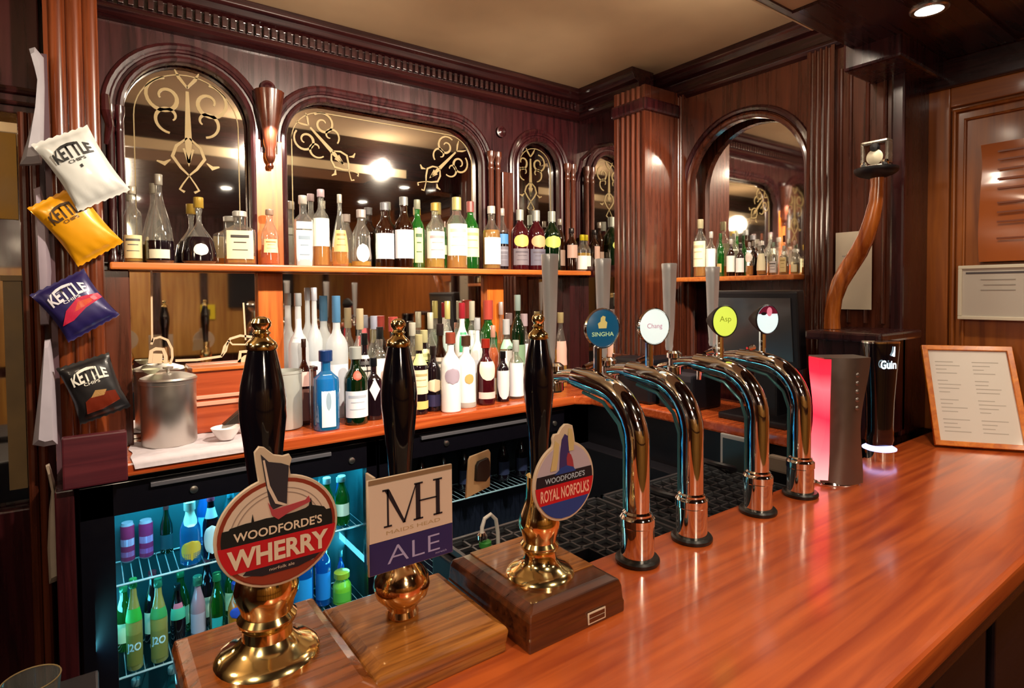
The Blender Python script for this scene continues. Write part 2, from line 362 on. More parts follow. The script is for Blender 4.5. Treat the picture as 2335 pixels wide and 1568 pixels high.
# --- etched scrollwork -----------------------------------------------------------
def etch(parts, mat, mw, name='etched_scroll', par=None):
    b = B()
    for pts, w in parts:
        v, f = ribbon(pts, w, .0015, mw); b.add(v, f)
    return struct(name, b.me(), mat, par or backbar)
def taper(n, a, b_, c): return [a + (b_ - a) * min(1, 2 * i / n) if i < n / 2 else b_ + (c - b_) * (2 * i / n - 1) for i in range(n + 1)]
def motif(s, cx, cz, rot=0):
    """scroll: spine, two big curls each side, heart, tails"""
    P = []
    for sg in (-1, 1):
        P.append((spiral(sg * .055, .085, .052, .012, PI / 2 + (0 if sg > 0 else 0), PI / 2 - sg * 2.6 * PI), taper(26, .007, .011, .005)))
        P.append((spiral(sg * .045, .03, .042, .010, -PI / 2, -PI / 2 + sg * 1.7 * PI), taper(26, .006, .010, .004)))
        P.append(([(sg * .003, -.02), (sg * .03, -.045), (sg * .040, -.075), (sg * .02, -.105), (0, -.125)], [.004, .008, .009, .007, .004]))
        P.append(([(sg * .045, -.085), (sg * .06, -.098), (sg * .078, -.092)], [.003, .012, .004]))
        P.append(([(0, -.125), (sg * .016, -.15), (sg * .024, -.165), (sg * .012, -.172)], [.003, .004, .006, .007]))
        P.append(([(sg * .0, .12), (sg * .02, .145), (sg * .03, .165)], [.006, .009, .003]))
    P.append(([(0, .11), (0, .04), (0, -.03), (0, -.09)], [.008, .013, .018, .008]))
    P.append(([(-.012, -.05), (0, -.09), (.012, -.05)], [.006, .02, .006]))
    c, si = math.cos(rot), math.sin(rot)
    return [([(cx + s * (p[0] * c - p[1] * si), cz + s * (p[0] * si + p[1] * c)) for p in pts], [q * s for q in w]) for pts, w in P]
ME = WA(2.4395)
etch(motif(1.30, .312, 2.205), M_gold, ME)
etch([([(A1[0] + .03, 1.80), (A1[0] + .03, 2.24)] + circ((A1[0] + A1[1]) / 2, 2.24, .168, .165, 24, PI, 0) + [(A1[1] - .03, 1.80)], .0035)], M_gold, ME)
etch(motif(.95, .83, 2.215, .80), M_gold, ME)
etch(motif(.95, 1.37, 2.205, -.80), M_gold, ME)
etch([([(A2[0] + .03, 1.80), (A2[0] + .03, 2.25)] + circ(A2[0] + .16, 2.23, .13, .125, 12, PI, PI / 2) + circ(A2[1] - .16, 2.23, .13, .125, 12, PI / 2, 0) + [(A2[1] - .03, 1.80)], .0035)], M_gold, ME)
etch(motif(.95, 1.90, 2.20), M_gold, ME)
etch([([(A3[0] + .03, 1.80), (A3[0] + .03, 2.26)] + circ(1.93, 2.26, .105, .1, 20, PI, 0) + [(A3[1] - .03, 1.80)], .0035)], M_gold, ME)
# cream line ornament at the foot of the lower mirror
def PA(x, y): p = hy(x, y, 2.4395); return (p.x, p.z)
L = []
L.append(([PA(345, 615), PA(347, 780)], .006)); L.append(([PA(555, 690), PA(560, 775)], .006))
L.append(([PA(x, y) for x, y in ((345, 785), (350, 772), (365, 768), (382, 775), (392, 795), (393, 815), (388, 830))], .008))
L.append(([PA(x, y) for x, y in ((400, 822), (450, 820), (505, 812), (512, 790), (525, 772), (548, 765), (575, 768))], .009))
L.append(([PA(x, y) for x, y in ((505, 812), (515, 800), (520, 780))], .007))
L.append(([PA(x, y) for x, y in ((520, 775), (530, 785), (560, 785), (572, 772))], .006))
etch(L, M_frost, ME, 'etched_line')
etch([([PA(342, 828), PA(345, 800), PA(355, 795), PA(372, 796), PA(378, 812), PA(378, 828)], .012), ([PA(358, 828), PA(360, 806)], .03)], M_frost, ME, 'etched_panel')
etch([([PA(545, 828), PA(548, 802), PA(575, 800)], .012), ([PA(545, 828), PA(560, 815), PA(580, 812)], .02)], M_frost, ME, 'etched_panel')
# --- shelves ---------------------------------------------------------------------
ZS = 1.715
sh = obj('bottle_shelf', B().box(.06, 2.188, 2.285, 2.398, ZS - .024, ZS).me(bevel=.006), M_shelf); tag(sh, 'long orange-brown wooden shelf holding the upper row of spirits', 'shelf')
# --- wall B: corner mirror, fluted pilaster, till arch -------------------------------
wb = struct('wall_right', B().box(2.195, 2.44, 2.035, 2.47, 1.10, 2.56).me(), M_dark, label='corner return beside the back bar')
struct('mirror', B().box(2.190, 2.195, 2.04, 2.43, 1.74, 2.36).me(), M_mirror, wb)
struct('mirror', B().box(2.190, 2.195, 2.04, 2.43, 1.10, 1.68).me(), M_mirror, wb)
struct('arch_moulding', B().tube([(2.19, 2.40, 1.72), (2.19, 2.40, 2.2), (2.19, 2.36, 2.32), (2.19, 2.25, 2.37), (2.19, 2.12, 2.36), (2.19, 2.04, 2.30)], .012, 8).me(True), M_dark, wb)
def flutes(y0, y1, x, nf, dep=.008):
    """outline (X,Y) of a pilaster face with reeded flutes facing -X"""
    p = [(x + .26, y1), (x + .26, y0), (x, y0)]
    w = (y1 - y0) / (nf + 1); m = w / 2
    for i in range(nf):
        a = y0 + m + i * w + w * .12; b = a + w * .76
        for k in range(7):
            t = PI * k / 6; p.append((x + dep * math.sin(t), (a + b) / 2 - math.cos(t) * (b - a) / 2))
    p.append((x, y1)); return p
pil = struct('wall_right', B().prism(flutes(1.835, 2.03, 2.10, 5), 1.30, 2.56, 'z').me(), M_mah, label='fluted mahogany pilaster in the bar corner')
struct('plinth', B().box(2.09, 2.40, 1.82, 2.04, 1.10, 1.30).me(bevel=.006), M_mah, pil)
struct('cap', B().box(2.085, 2.36, 1.82, 2.04, 2.44, 2.50).me(bevel=.012), M_dark, pil)
B1 = (-1.775, -1.225, 1.10, 2.36, .27)
bB = struct('wall_right', flat([[(-1.90, 1.10), (-1.12, 1.10), (-1.12, 2.56), (-1.90, 2.56)], [(p[0], p[1] + .0005) for p in arch_loop(*B1)]], .03, WB(2.39)), M_mah, label='mahogany board with the round arch over the till')
struct('arch_moulding', moulding(B1[0], B1[1], 1.10, B1[3], B1[4], .012, .012, WB(2.358)).me(True), M_mah, bB)
struct('arch_moulding', moulding(B1[0], B1[1], 1.10, B1[3], B1[4], .04, .014, WB(2.359)).me(True), M_dark, bB)
struct('mirror', B().box(2.43, 2.436, 1.20, 1.80, 1.67, 2.40).me(), M_mirror, bB)
struct('pilaster_strip', B().prism(flutes(1.10, 1.205, 2.335, 4, .006), 1.10, 2.56).me(), M_mah, bB)
struct('pilaster_strip', B().prism(flutes(1.80, 1.845, 2.335, 2, .006), 1.10, 2.56).me(), M_mah, bB)
sb = obj('till_shelf', B().box(2.26, 2.425, 1.215, 1.785, 1.647, 1.668).me(bevel=.005), M_shelf); tag(sb, 'short wooden bottle shelf under the round arch above the till', 'shelf')
# panel wall between the arch and the bar end
bC = struct('wall_right', B().box(2.36, 2.44, .87, 1.12, 1.0, 2.56).me(), M_mah, label='mahogany panelling between arch and bar end')
for yy in (1.085, 1.05, .99, .93): struct('reed', B().tube([(2.36, yy, 1.48), (2.36, yy, 2.45)], .008, 8).me(True), M_mah, bC)
struct('corner_post', B().box(2.325, 2.545, .855, .90, 1.08, 2.44).me(bevel=.008), M_dark, bC)
# wall C, brown panelling at the end of the bar
XC = 2.55
wC = struct('wall_right', B().box(XC + .01, XC + .035, -2.2, .90, 0, SOF).me(), M_oak, label='warm brown panelled wall at the end of the bar')
struct('stile', B().box(XC - .01, XC + .012, .79, .90, 1.08, 2.33).me(bevel=.004), M_oak, wC)
struct('rail', B().box(XC - .01, XC + .012, -.6, .79, 2.26, 2.33).me(bevel=.004), M_oaky, wC)
struct('bead', B().tube([(XC, .778, 1.08), (XC, .778, 2.245), (XC, -.5, 2.245)], .009, 8).me(True), M_oak, wC)
struct('bead', B().tube([(XC + .005, .748, 1.08), (XC + .005, .748, 2.21), (XC + .005, -.5, 2.21)], .006, 8).me(True), M_oak, wC)
struct('frieze', B().box(XC - .03, XC + .012, -.6, .90, 2.33, SOF - .01).me(bevel=.006), M_darky, wC)
# dark wall/pier carrying the soffit above the curved bracket
struct('trim_5', B().box(2.14, 2.56, .80, .98, 2.36, 2.56).me(bevel=.01), M_dark, label='dark pier head under the soffit')
# --- left post and the bay beyond ----------------------------------------------------
pp = [(.045, 2.44), (-.09, 2.44), (-.09, 2.26)]
for i in range(3):
    a = -.078 + i * .042
    for k in range(9):
        t = PI * k / 8; pp.append((a + .018 - math.cos(t) * .018, 2.26 - math.sin(t) * .010))
pp += [(.045, 2.26)]
post = struct('wall_back', B().prism(pp, 1.10, CEIL).me(auto=True), wood('brown_post_wood', '451a0a', '7c3814', 'z', .26, .6), label='brown reeded post at the left end of the back bar')
struct('bracket', B().tube([(.06, 2.30, 2.25), (.06, 2.29, 2.20), (.07, 2.31, 2.16), (.06, 2.33, 2.10)], [.012, .016, .012, .006], 8).me(True), M_dark, post)
bay = struct('wall_back', B().box(-1.4, -.105, 2.37, 2.47, 2.17, CEIL).me(bevel=.004), M_dark, label='dark headboard of the bay left of the post')
struct('bead', B().tube([(-1.4, 2.365, 2.24), (-.105, 2.365, 2.24)], .012, 8).me(True), M_darkx, bay)
struct('bead', B().tube([(-1.4, 2.362, 2.20), (-.105, 2.362, 2.20)], .007, 8).me(True), M_darkx, bay)
for x in (-.125, -.15): struct('colonnette', B().tube([(x, 2.35, .3), (x, 2.35, 2.17)], .013, 10).me(True), M_mah, bay)
struct('mirror', B().box(-1.3, -.165, 2.44, 2.446, .95, 2.17).me(), M_mirror, bay)
struct('panel', B().box(-1.4, -.11, 2.40, 2.46, 0, .93).me(bevel=.004), M_dark, bay)
op = obj('poster', B().box(-.33, -.172, 2.430, 2.436, 1.85, 2.12).me(), plain('yellow_poster', 'b8861e', .6, noise=.25, scale=9)); tag(op, 'yellow and cream poster half out of frame in the left bay', 'poster')
op = obj('hanging_scroll', B().box(-.215, -.17, 2.425, 2.431, .99, 1.66).box(-.22, -.165, 2.42, 2.436, 1.655, 1.672).me(), plain('aged_cream_card', '8a7048', .6, noise=.3, scale=11)); tag(op, 'narrow aged cream card strip standing in the left bay', 'sign')

# --- worktop of the back bar ----------------------------------------------------------
ZB = 1.10
wt = B(); poly = [(-.07, 2.44), (-.07, 2.10), (1.90, 2.10), (1.955, 2.045), (1.955, .96), (2.36, .96), (2.36, 2.44)]
wt.prism(poly, ZB - .042, ZB)
o = obj('back_bar_worktop', wt.me(bevel=.008), wood('red_worktop', '9a3a18', 'c8602c', 'x', .25, .5)); tag(o, 'red-brown varnished wooden worktop running round the back bar', 'worktop')
o = obj('end_block', B().box(-.07, .085, 2.07, 2.098, 1.055, 1.205).me(bevel=.005), wood('plum_wood', '3a0f1a', '561a22', 'x', .4, .3)); tag(o, 'plum-coloured wooden end board on the worktop below the crisps', 'board')
struct('wall_right', B().box(1.985, 2.36, .97, 2.10, 0, ZB - .045).me(), M_blkm, label='dark under-counter front below the till')
struct('trim_6', B().box(-.09, -.045, 2.09, 2.36, 0, 1.05).me(bevel=.004), M_dark, label='dark end panel left of the coolers')

# ================================================================== FRONT BAR
ZT = 1.08
bt = B(); bt.prism([(.075, .322), (2.548, .322), (2.548, .828), (.075, .828)], ZT - .045, ZT)
o = obj('bar_counter', bt.me(bevel=.010, seg=3), M_bar); tag(o, 'broad orange-red varnished bar top with soft reflections', 'bar counter')
bf = struct('wall_front', B().box(.12, 2.55, .42, .74, 0, ZT - .05).me(), M_plum, label='dark wooden front of the bar')
for i in range(6): struct('panel', B().box(.18 + i * .36, .48 + i * .36, .405, .42, .15, .9).me(bevel=.006), M_plum, bf)
o = obj('bar_edge_rail', B().tube([(.075, .345, ZT - .065), (2.385, .345, ZT - .065)], .018, 12).me(True), M_darkx); tag(o, 'dark rounded moulding along the customer edge of the bar', 'moulding')
struct('trim_7', B().box(-1.6, .07, .42, .80, 0, .86).me(bevel=.005), M_blkm, label='dark low cupboard at the open end of the bar')
# ------------------------------------------------------------------ hand pumps
def block(name, x0, x1, y0, y1, z0, z1, mat, label, fl=.0):
    o = thing(name, label, 'wooden block', ((x0 + x1) / 2, (y0 + y1) / 2, z0), 0, None)
    w, d, h = (x1 - x0) / 2, (y1 - y0) / 2, z1 - z0
    b = B(); ch = .014
    prof = [(w + fl, d + fl, 0), (w + fl, d + fl, h * .30), (w + fl * .6 + .001, d + fl * .6 + .001, h * .36), (w + .003, d + .003, h * .72), (w, d, h - ch * .5), (w - ch, d - ch, h)]
    vs = []; fs = []
    for (a, c, z) in prof: vs += [(-a, -c, z), (a, -c, z), (a, c, z), (-a, c, z)]
    for j in range(len(prof) - 1):
        for k in range(4): fs.append((4 * j + k, 4 * j + (k + 1) % 4, 4 * j + 4 + (k + 1) % 4, 4 * j + 4 + k))
    fs += [(3, 2, 1, 0), tuple(4 * (len(prof) - 1) + k for k in range(4))]
    b.add(vs, fs); obj('block_body', b.me(bevel=.0025), mat, o); return o, h, w, d
BX1 = block('pump_plinth', .083, .268, .640, .895, ZT, 1.150, wood('pump_block_orange_wood', '4e2008', 'a05418', 'x', .26, .7, 1.6, .06, .06), 'orange-brown wooden plinth under the left beer pump')
BX2 = block('pump_plinth', .284, .486, .690, .895, ZT, 1.125, M_boxl, 'striped light wooden plinth under the middle beer pump')
BX3 = block('pump_plinth', .514, .700, .668, .895, ZT, 1.140, M_boxd, 'dark brown wooden plinth with a little brass plate under the right pump', .006)
o, h, w, d = BX3
bm_ = Matrix.Translation((0.035, -d - .006, h * .22)) @ WA(0)
obj('plate', flat([[(-.019, -.008), (.019, -.008), (.019, .010), (-.019, .010)]], .0015, bm_), M_cream, o)
obj('plate_panel', flat([[(-.0165, -.0055), (.0165, -.0055), (.0165, .0005), (-.0165, .0005)], ], .0022, bm_), M_boxd, o)
obj('plate_panel', flat([[(-.0165, .002), (.0165, .002), (.0165, .0078), (-.0165, .0078)]], .0022, bm_), M_boxd, o)
obj('inset_panel', B().box(-w + .03, w - .012, -d + .05, d - .012, h - .001, h + .002).me(bevel=.001), M_boxl, o)
def pump(x, y, zb, ztop, label, base='flange', s=1.0, metal=M_brass):
    """beer engine: brass pillar, black handle, ferrule and knob"""
    t = thing('beer_pump', label, 'beer pump', (x, y, zb), 0, None)
    H = ztop - zb
    if base == 'flange':
        pr = [(.060, 0), (.060, .004), (.057, .008), (.050, .012), (.040, .017), (.034, .022), (.029, .028), (.028, .040), (.033, .046), (.034, .052), (.029, .058), (.031, .068), (.036, .080), (.037, .090), (.033, .104), (.027, .118), (.024, .130), (.023, .165)]
    else:
        pr = [(.022, 0), (.025, .004), (.022, .012), (.026, .020), (.038, .032), (.042, .046), (.040, .060), (.030, .074), (.022, .084), (.019, .10), (.019, .165)]
    pr = [(r * s, z) for r, z in pr]
    obj('pillar', B().lathe(pr, 32).me(True), metal, t)
    hh = [(.012, .16), (.016, .165), (.0165, .20), (.018, .225), (.0225, .27), (.0265, .305), (.0268, .325), (.0245, .348), (.020, .370), (.0165, .388), (.0155, .392)]
    k = (H - .040) / .392
    obj('handle', B().lathe([(r * s, z * k) for r, z in hh], 28).me(True), M_blk, t)
    z0 = .392 * k
    kn = [(.0150, -.002), (.0175, .000), (.0180, .004), (.0165, .008), (.0120, .012), (.0085, .016), (.0085, .018), (.0105, .020), (.0085, .022), (.0075, .024), (.0110, .029), (.0115, .033), (.0090, .038), (.004, .0405), (.0, .041)]
    obj('knob', B().lathe([(r * s, z0 + z) for r, z in kn], 24).me(True), M_brass, t)
    return t
P1 = pump(.175, .775, 1.150, 1.580, 'tall black-handled beer pump with the oval red and cream clip', 'flange', 1.05)
P2 = pump(.372, .800, 1.125, 1.570, 'black-handled beer pump with the square cream and navy clip', 'bulb', 1.0, M_copper)
P3 = pump(.598, .750, 1.140, 1.572, 'black-handled beer pump with the round blue and red clip', 'flange', .95)
def clip(par, cx, cy, cz):
    """frame for a flat pump clip standing in front of a pump, local x right, y up"""
    return Matrix.Translation((cx - par.location.x, cy - par.location.y, cz - par.location.z)) @ WA(0)
def on(name, me, mat, par, mw, dz=0, dx=0, dy=0, rot=0):
    me.transform(mw @ Matrix.Translation((dx, dy, dz)) @ Matrix.Rotation(rot, 4, 'Z')); return obj(name, me, mat, par)
def seg_band(rx, ry, y0, y1, ml=0, mr=0, n=12, sl=0):
    """the slice of an ellipse between two heights; sl tilts it"""
    p = []
    for i in range(n + 1):
        y = y0 + (y1 - y0) * i / n; p.append((rx * math.sqrt(max(0, 1 - (y / ry) ** 2)) + mr, y))
    for i in range(n + 1):
        y = y1 + (y0 - y1) * i / n; p.append((-rx * math.sqrt(max(0, 1 - (y / ry) ** 2)) - ml, y))
    out = []
    for q in p:
        if not out or (Vector(q) - Vector(out[-1])).length > 1e-5: out.append(q)
    return out
M_red = plain('clip_red', 'c01822', .4); M_navy = plain('clip_navy', '28265e', .4); M_dgreen = plain('clip_dark_green', '10181a', .4)
M_rim = plain('clip_rim_cream', 'd0b89e', .4); M_brown = plain('clip_brown_red', '8c3420', .4); M_face = plain('clip_face', 'dcc4b0', .5); M_ink = plain('ink', '17141f', .5)
# clip 1
c1 = hy(634, 1206, .705); RX, RY = .0685, .0640
m1 = clip(P1, c1.x, c1.y, c1.z)
outl = []
for i in range(60):
    a = 2 * PI * i / 60 + PI / 2; outl.append((RX * math.cos(a), RY * math.sin(a)))
sail = [(-.004, .060), (-.022, .055), (-.024, .084), (-.025, .094), (-.020, .100), (-.014, .098), (-.004, .089), (.006, .086), (.013, .086), (.016, .081), (.014, .070), (.013, .060)]
k0 = min(range(60), key=lambda i: abs(outl[i][0] - .013) + (0 if outl[i][1] > 0 else 1)); k1 = min(range(60), key=lambda i: abs(outl[i][0] + .022) + (0 if outl[i][1] > 0 else 1))
rim = [outl[i] for i in range(k1, k0 + 1)] if k1 < k0 else [outl[i % 60] for i in range(k1, k0 + 61)]
rim = rim + [(.013, .072), (.016, .081), (.013, .087), (.006, .086), (-.004, .089), (-.014, .099), (-.020, .101), (-.025, .095), (-.024, .082), (-.0225, .070)]
on('clip_backing', flat([rim], .005, None, .0008), M_rim, P1, m1)
on('clip_ring', flat([circ(0, 0, RX * .955, RY * .95), circ(0, 0, RX * .89, RY * .88)], .0006), M_brown, P1, m1, .005)
on('clip_face', flat([circ(0, 0, RX * .89, RY * .88)], .0005), M_face, P1, m1, .005)
for r in (.78, .70): on('line', flat([circ(0, 0, RX * r, RY * r, 30, .25, PI - .25) + circ(0, 0, RX * (r - .015), RY * (r - .015), 30, PI - .25, .25)], .0003), plain('clip_fine_line', '9a8478', .5), P1, m1, .0055)
on('green_band', flat([seg_band(RX * .90, RY * .90, -.006, .013)], .0008), M_dgreen, P1, m1, .0056)
on('red_band', flat([seg_band(RX * .955, RY * .955, -.037, -.006)], .001), M_red, P1, m1, .0057)
on('dark_swoosh', flat([[(-.036, -.037), (.046, -.037), (.040, -.042), (.02, -.047), (-.02, -.047), (-.04, -.041)]], .001), M_ink, P1, m1, .0057)
on('lower_field', flat([seg_band(RX * .93, RY * .93, -.059, -.044)], .0008), M_brown, P1, m1, .0055)
on('wordmark', text('WOODFORDE\'S', .0105, bold=.02, width=.098), M_cream, P1, m1, .0069, 0, .0036)
on('wordmark', text('WHERRY', .0225, bold=.035, width=.112), M_cream, P1, m1, .0072, 0, -.0215)
on('small_print', text('norfolk ale', .0035, width=.028), M_face, P1, m1, .0070, .002, -.0415)
on('sail', flat([[(-.0185, .092), (-.010, .082), (.004, .078), (.012, .074), (.010, .050), (.009, .030), (-.008, .026), (-.011, .040), (-.015, .066)]], .001), plain('sail_charcoal', '2b2730', .5), P1, m1, .0052)
on('sail_line', flat([[(-.0165, .085), (-.0145, .085), (-.0095, .055), (-.001, .035), (.008, .030), (.007, .028), (-.004, .033), (-.012, .052)]], .0004), M_face, P1, m1, .0063)
on('hull', flat([[(-.012, .036), (-.006, .026), (.012, .028), (.030, .030), (.034, .034), (.036, .027), (.012, .020), (-.001, .014), (-.008, .020)]], .001), plain('hull_red', 'b04048', .5), P1, m1, .0060)
on('skyline', flat([[(-.055, .011), (-.052, .015), (-.036, .017), (-.030, .017), (-.0285, .026), (-.027, .017), (-.014, .018), (.0, .017), (.018, .018), (.030, .020), (.034, .022), (.0365, .031), (.038, .022), (.052, .017), (.056, .011)]], .0006), M_dgreen, P1, m1, .0057)
obj('clip_bracket', B().tube([(0, 0, .19), (c1.x - .175, -.03, .19), (c1.x - .175, -.066, .19)], .006, 8).me(True), M_brass, P1)
# clip 2
c2a = hy(834, 1052, .735); c2b = hy(1035, 1222, .735); cw = (c2b.x - c2a.x); ch = .118
m2 = clip(P2, c2a.x, .735, 1.232)
cw = .128; zt = .1225
on('clip_backing', flat([[(0, 0), (cw, 0), (cw, zt + .006), (0, zt + .006)]], .005, None, .0006), M_rim, P2, m2)
on('cream_panel', flat([[(.001, .044), (cw - .001, .044), (cw - .001, zt - .001), (.001, zt - .001)]], .001), M_face, P2, m2, .005)
on('top_strip', flat([[(.001, zt + .0), (cw - .001, zt), (cw - .001, zt + .006), (.001, zt + .006)]], .001), plain('taupe_strip', '8c6e50', .5), P2, m2, .005)
on('navy_panel', flat([[(.001, .001), (cw - .001, .001), (cw - .001, .0435), (.001, .0435)]], .001), M_navy, P2, m2, .005)
def bar2(x0, y0, x1, y1, w):  # slanted stroke
    return [(x0 - w / 2, y0), (x0 + w / 2, y0), (x1 + w / 2, y1), (x1 - w / 2, y1)]
G = B()
def stroke(poly, z=.0062):
    G.add([m2 @ Vector((p[0], p[1], z)) for p in poly] + [m2 @ Vector((p[0], p[1], z + .0006)) for p in poly], [tuple(range(len(poly))), tuple(range(len(poly), 2 * len(poly)))] + [(i, (i + 1) % len(poly), len(poly) + (i + 1) % len(poly), len(poly) + i) for i in range(len(poly))])
y0, y1 = .0625, .112
stroke(bar2(.0275, y0, .0275, y1, .0024)); stroke([(.023, y1), (.0300, y1), (.0535, y0), (.0495, y0)]); stroke([(.0495, y0), (.0525, y0), (.0705, y1), (.0690, y1)])
stroke(bar2(.0725, y0, .0725, y1, .0068)); stroke(bar2(.1035, y0, .1035, y1, .0060)); stroke([(.074, .0865), (.102, .0865), (.102, .0885), (.074, .0885)])
for (a, b_) in ((.0215, .033), (.0655, .080), (.0965, .1105)): stroke([(a, y0 - .001), (b_, y0 - .001), (b_, y0 + .0012), (a, y0 + .0012)])
for (a, b_) in ((.020, .029), (.067, .080), (.0965, .1105)): stroke([(a, y1 - .001), (b_, y1 - .001), (b_, y1 + .0012), (a, y1 + .0012)])
obj('monogram', G.me(), M_ink, P2)
on('small_print', text('MAIDS HEAD', .0052, width=.082, bold=.0), plain('gilt_print', 'b89a70', .5), P2, m2, .0062, .066, .0535)
on('wordmark', text('ALE', .0235, width=.080, bold=-.012), plain('lilac_print', 'a9a2cc', .5), P2, m2, .0062, .066, .0225)
on('small_print', text('norwich', .003, width=.018), plain('lilac_print', '', ), P2, m2, .0062, .108, .007)
obj('clip_bracket', B().tube([(0, 0, .155), (0, -.06, .155)], .006, 8).me(True), M_brass, P2)
sbk = B().box(-.030, -.026, .030, .062, .06, .205)
obj('rear_clip', sbk.me(bevel=.001), M_rim, P2)
# clip 3
c3_ = hy(1283, 1094, .690); m3 = clip(P3, c3_.x, c3_.y, c3_.z); RX, RY = .062, .062
out3 = [p for p in circ(0, 0, RX, RY, 64, PI / 2 + .42, PI / 2 + 2 * PI - .40)] + [(.022, .058), (.020, .072), (.017, .085), (.010, .088), (.002, .089), (-.006, .084), (-.012, .076), (-.020, .076), (-.024, .070), (-.023, .062)]
on('clip_backing', flat([out3], .005, None, .0008), M_rim, P3, m3)
on('clip_face', flat([circ(0, 0, RX * .93, RY * .93)], .0005), plain('sky_lilac', 'b9a8b4', .5), P3, m3, .005)
on('dark_band', flat([seg_band(RX * .93, RY * .93, -.002, .015)], .0008), M_ink, P3, m3, .0054)
on('red_band', flat([seg_band(RX * .95, RY * .95, -.030, -.002)], .001), M_red, P3, m3, .0055)
on('blue_field', flat([seg_band(RX * .93, RY * .93, -.057, -.030)], .001), plain('royal_blue', '1e3c86', .5), P3, m3, .0055)
on('wordmark', text('WOODFORDE\'S', .0088, bold=.02, width=.082), plain('ice_print', 'a9b6c6', .5), P3, m3, .0067, 0, .0062)
on('wordmark', text('ROYAL NORFOLKS', .0185, bold=.025, width=.100), plain('salmon_print', 'efb09a', .5), P3, m3, .0070, 0, -.0160)
on('picture_column', flat([[(-.012, .015), (-.010, .045), (-.006, .066), (.0, .074), (.006, .070), (.008, .05), (.012, .030), (.016, .015)]], .0008), plain('plum_blue', '3a2e66', .5), P3, m3, .0054)
on('picture_figure', flat([[(.004, .018), (.003, .036), (.006, .044), (.012, .040), (.016, .030), (.018, .018)]], .0010), plain('coat_red', '9c3440', .5), P3, m3, .0056)
on('picture_scroll', flat([[(-.030, .020), (-.024, .045), (-.020, .066), (-.012, .060), (-.014, .040), (-.018, .02)]], .001), plain('parchment', 'cbb27a', .5), P3, m3, .0056)
on('picture_scroll', flat([[(.008, .046), (.006, .066), (.008, .082), (.014, .080), (.018, .060), (.018, .046)]], .001), plain('parchment', ''), P3, m3, .0056)
on('blue_hill', flat([[(-.022, .013), (-.008, .022), (.004, .024), (.016, .020), (.022, .013)]], .001), plain('royal_blue', ''), P3, m3, .0062)
obj('clip_bracket', B().tube([(0, 0, .16), (.03, -.055, .16)], .006, 8).me(True), M_brass, P3)
rb = Matrix.Translation((-.060, .10, .155)) @ Matrix.Rotation(.2, 4, 'Z') @ WA(0)
obj('rear_clip', flat([[(-.028, -.036), (.03, -.030), (.032, .03), (.028, .036), (-.016, .033), (-.020, .028)]], .004, rb, .0008), plain('rear_clip_tan', 'b99a74', .5), P3)
rb2 = rb @ Matrix.Translation((.008, .004, .0045))
obj('clip_boss', flat([[(-.017, -.014), (-.015, .012), (-.010, .018), (.012, .020), (.016, .012), (.016, -.012), (.006, -.02)]], .006, rb2, .0005), M_blkm, P3)
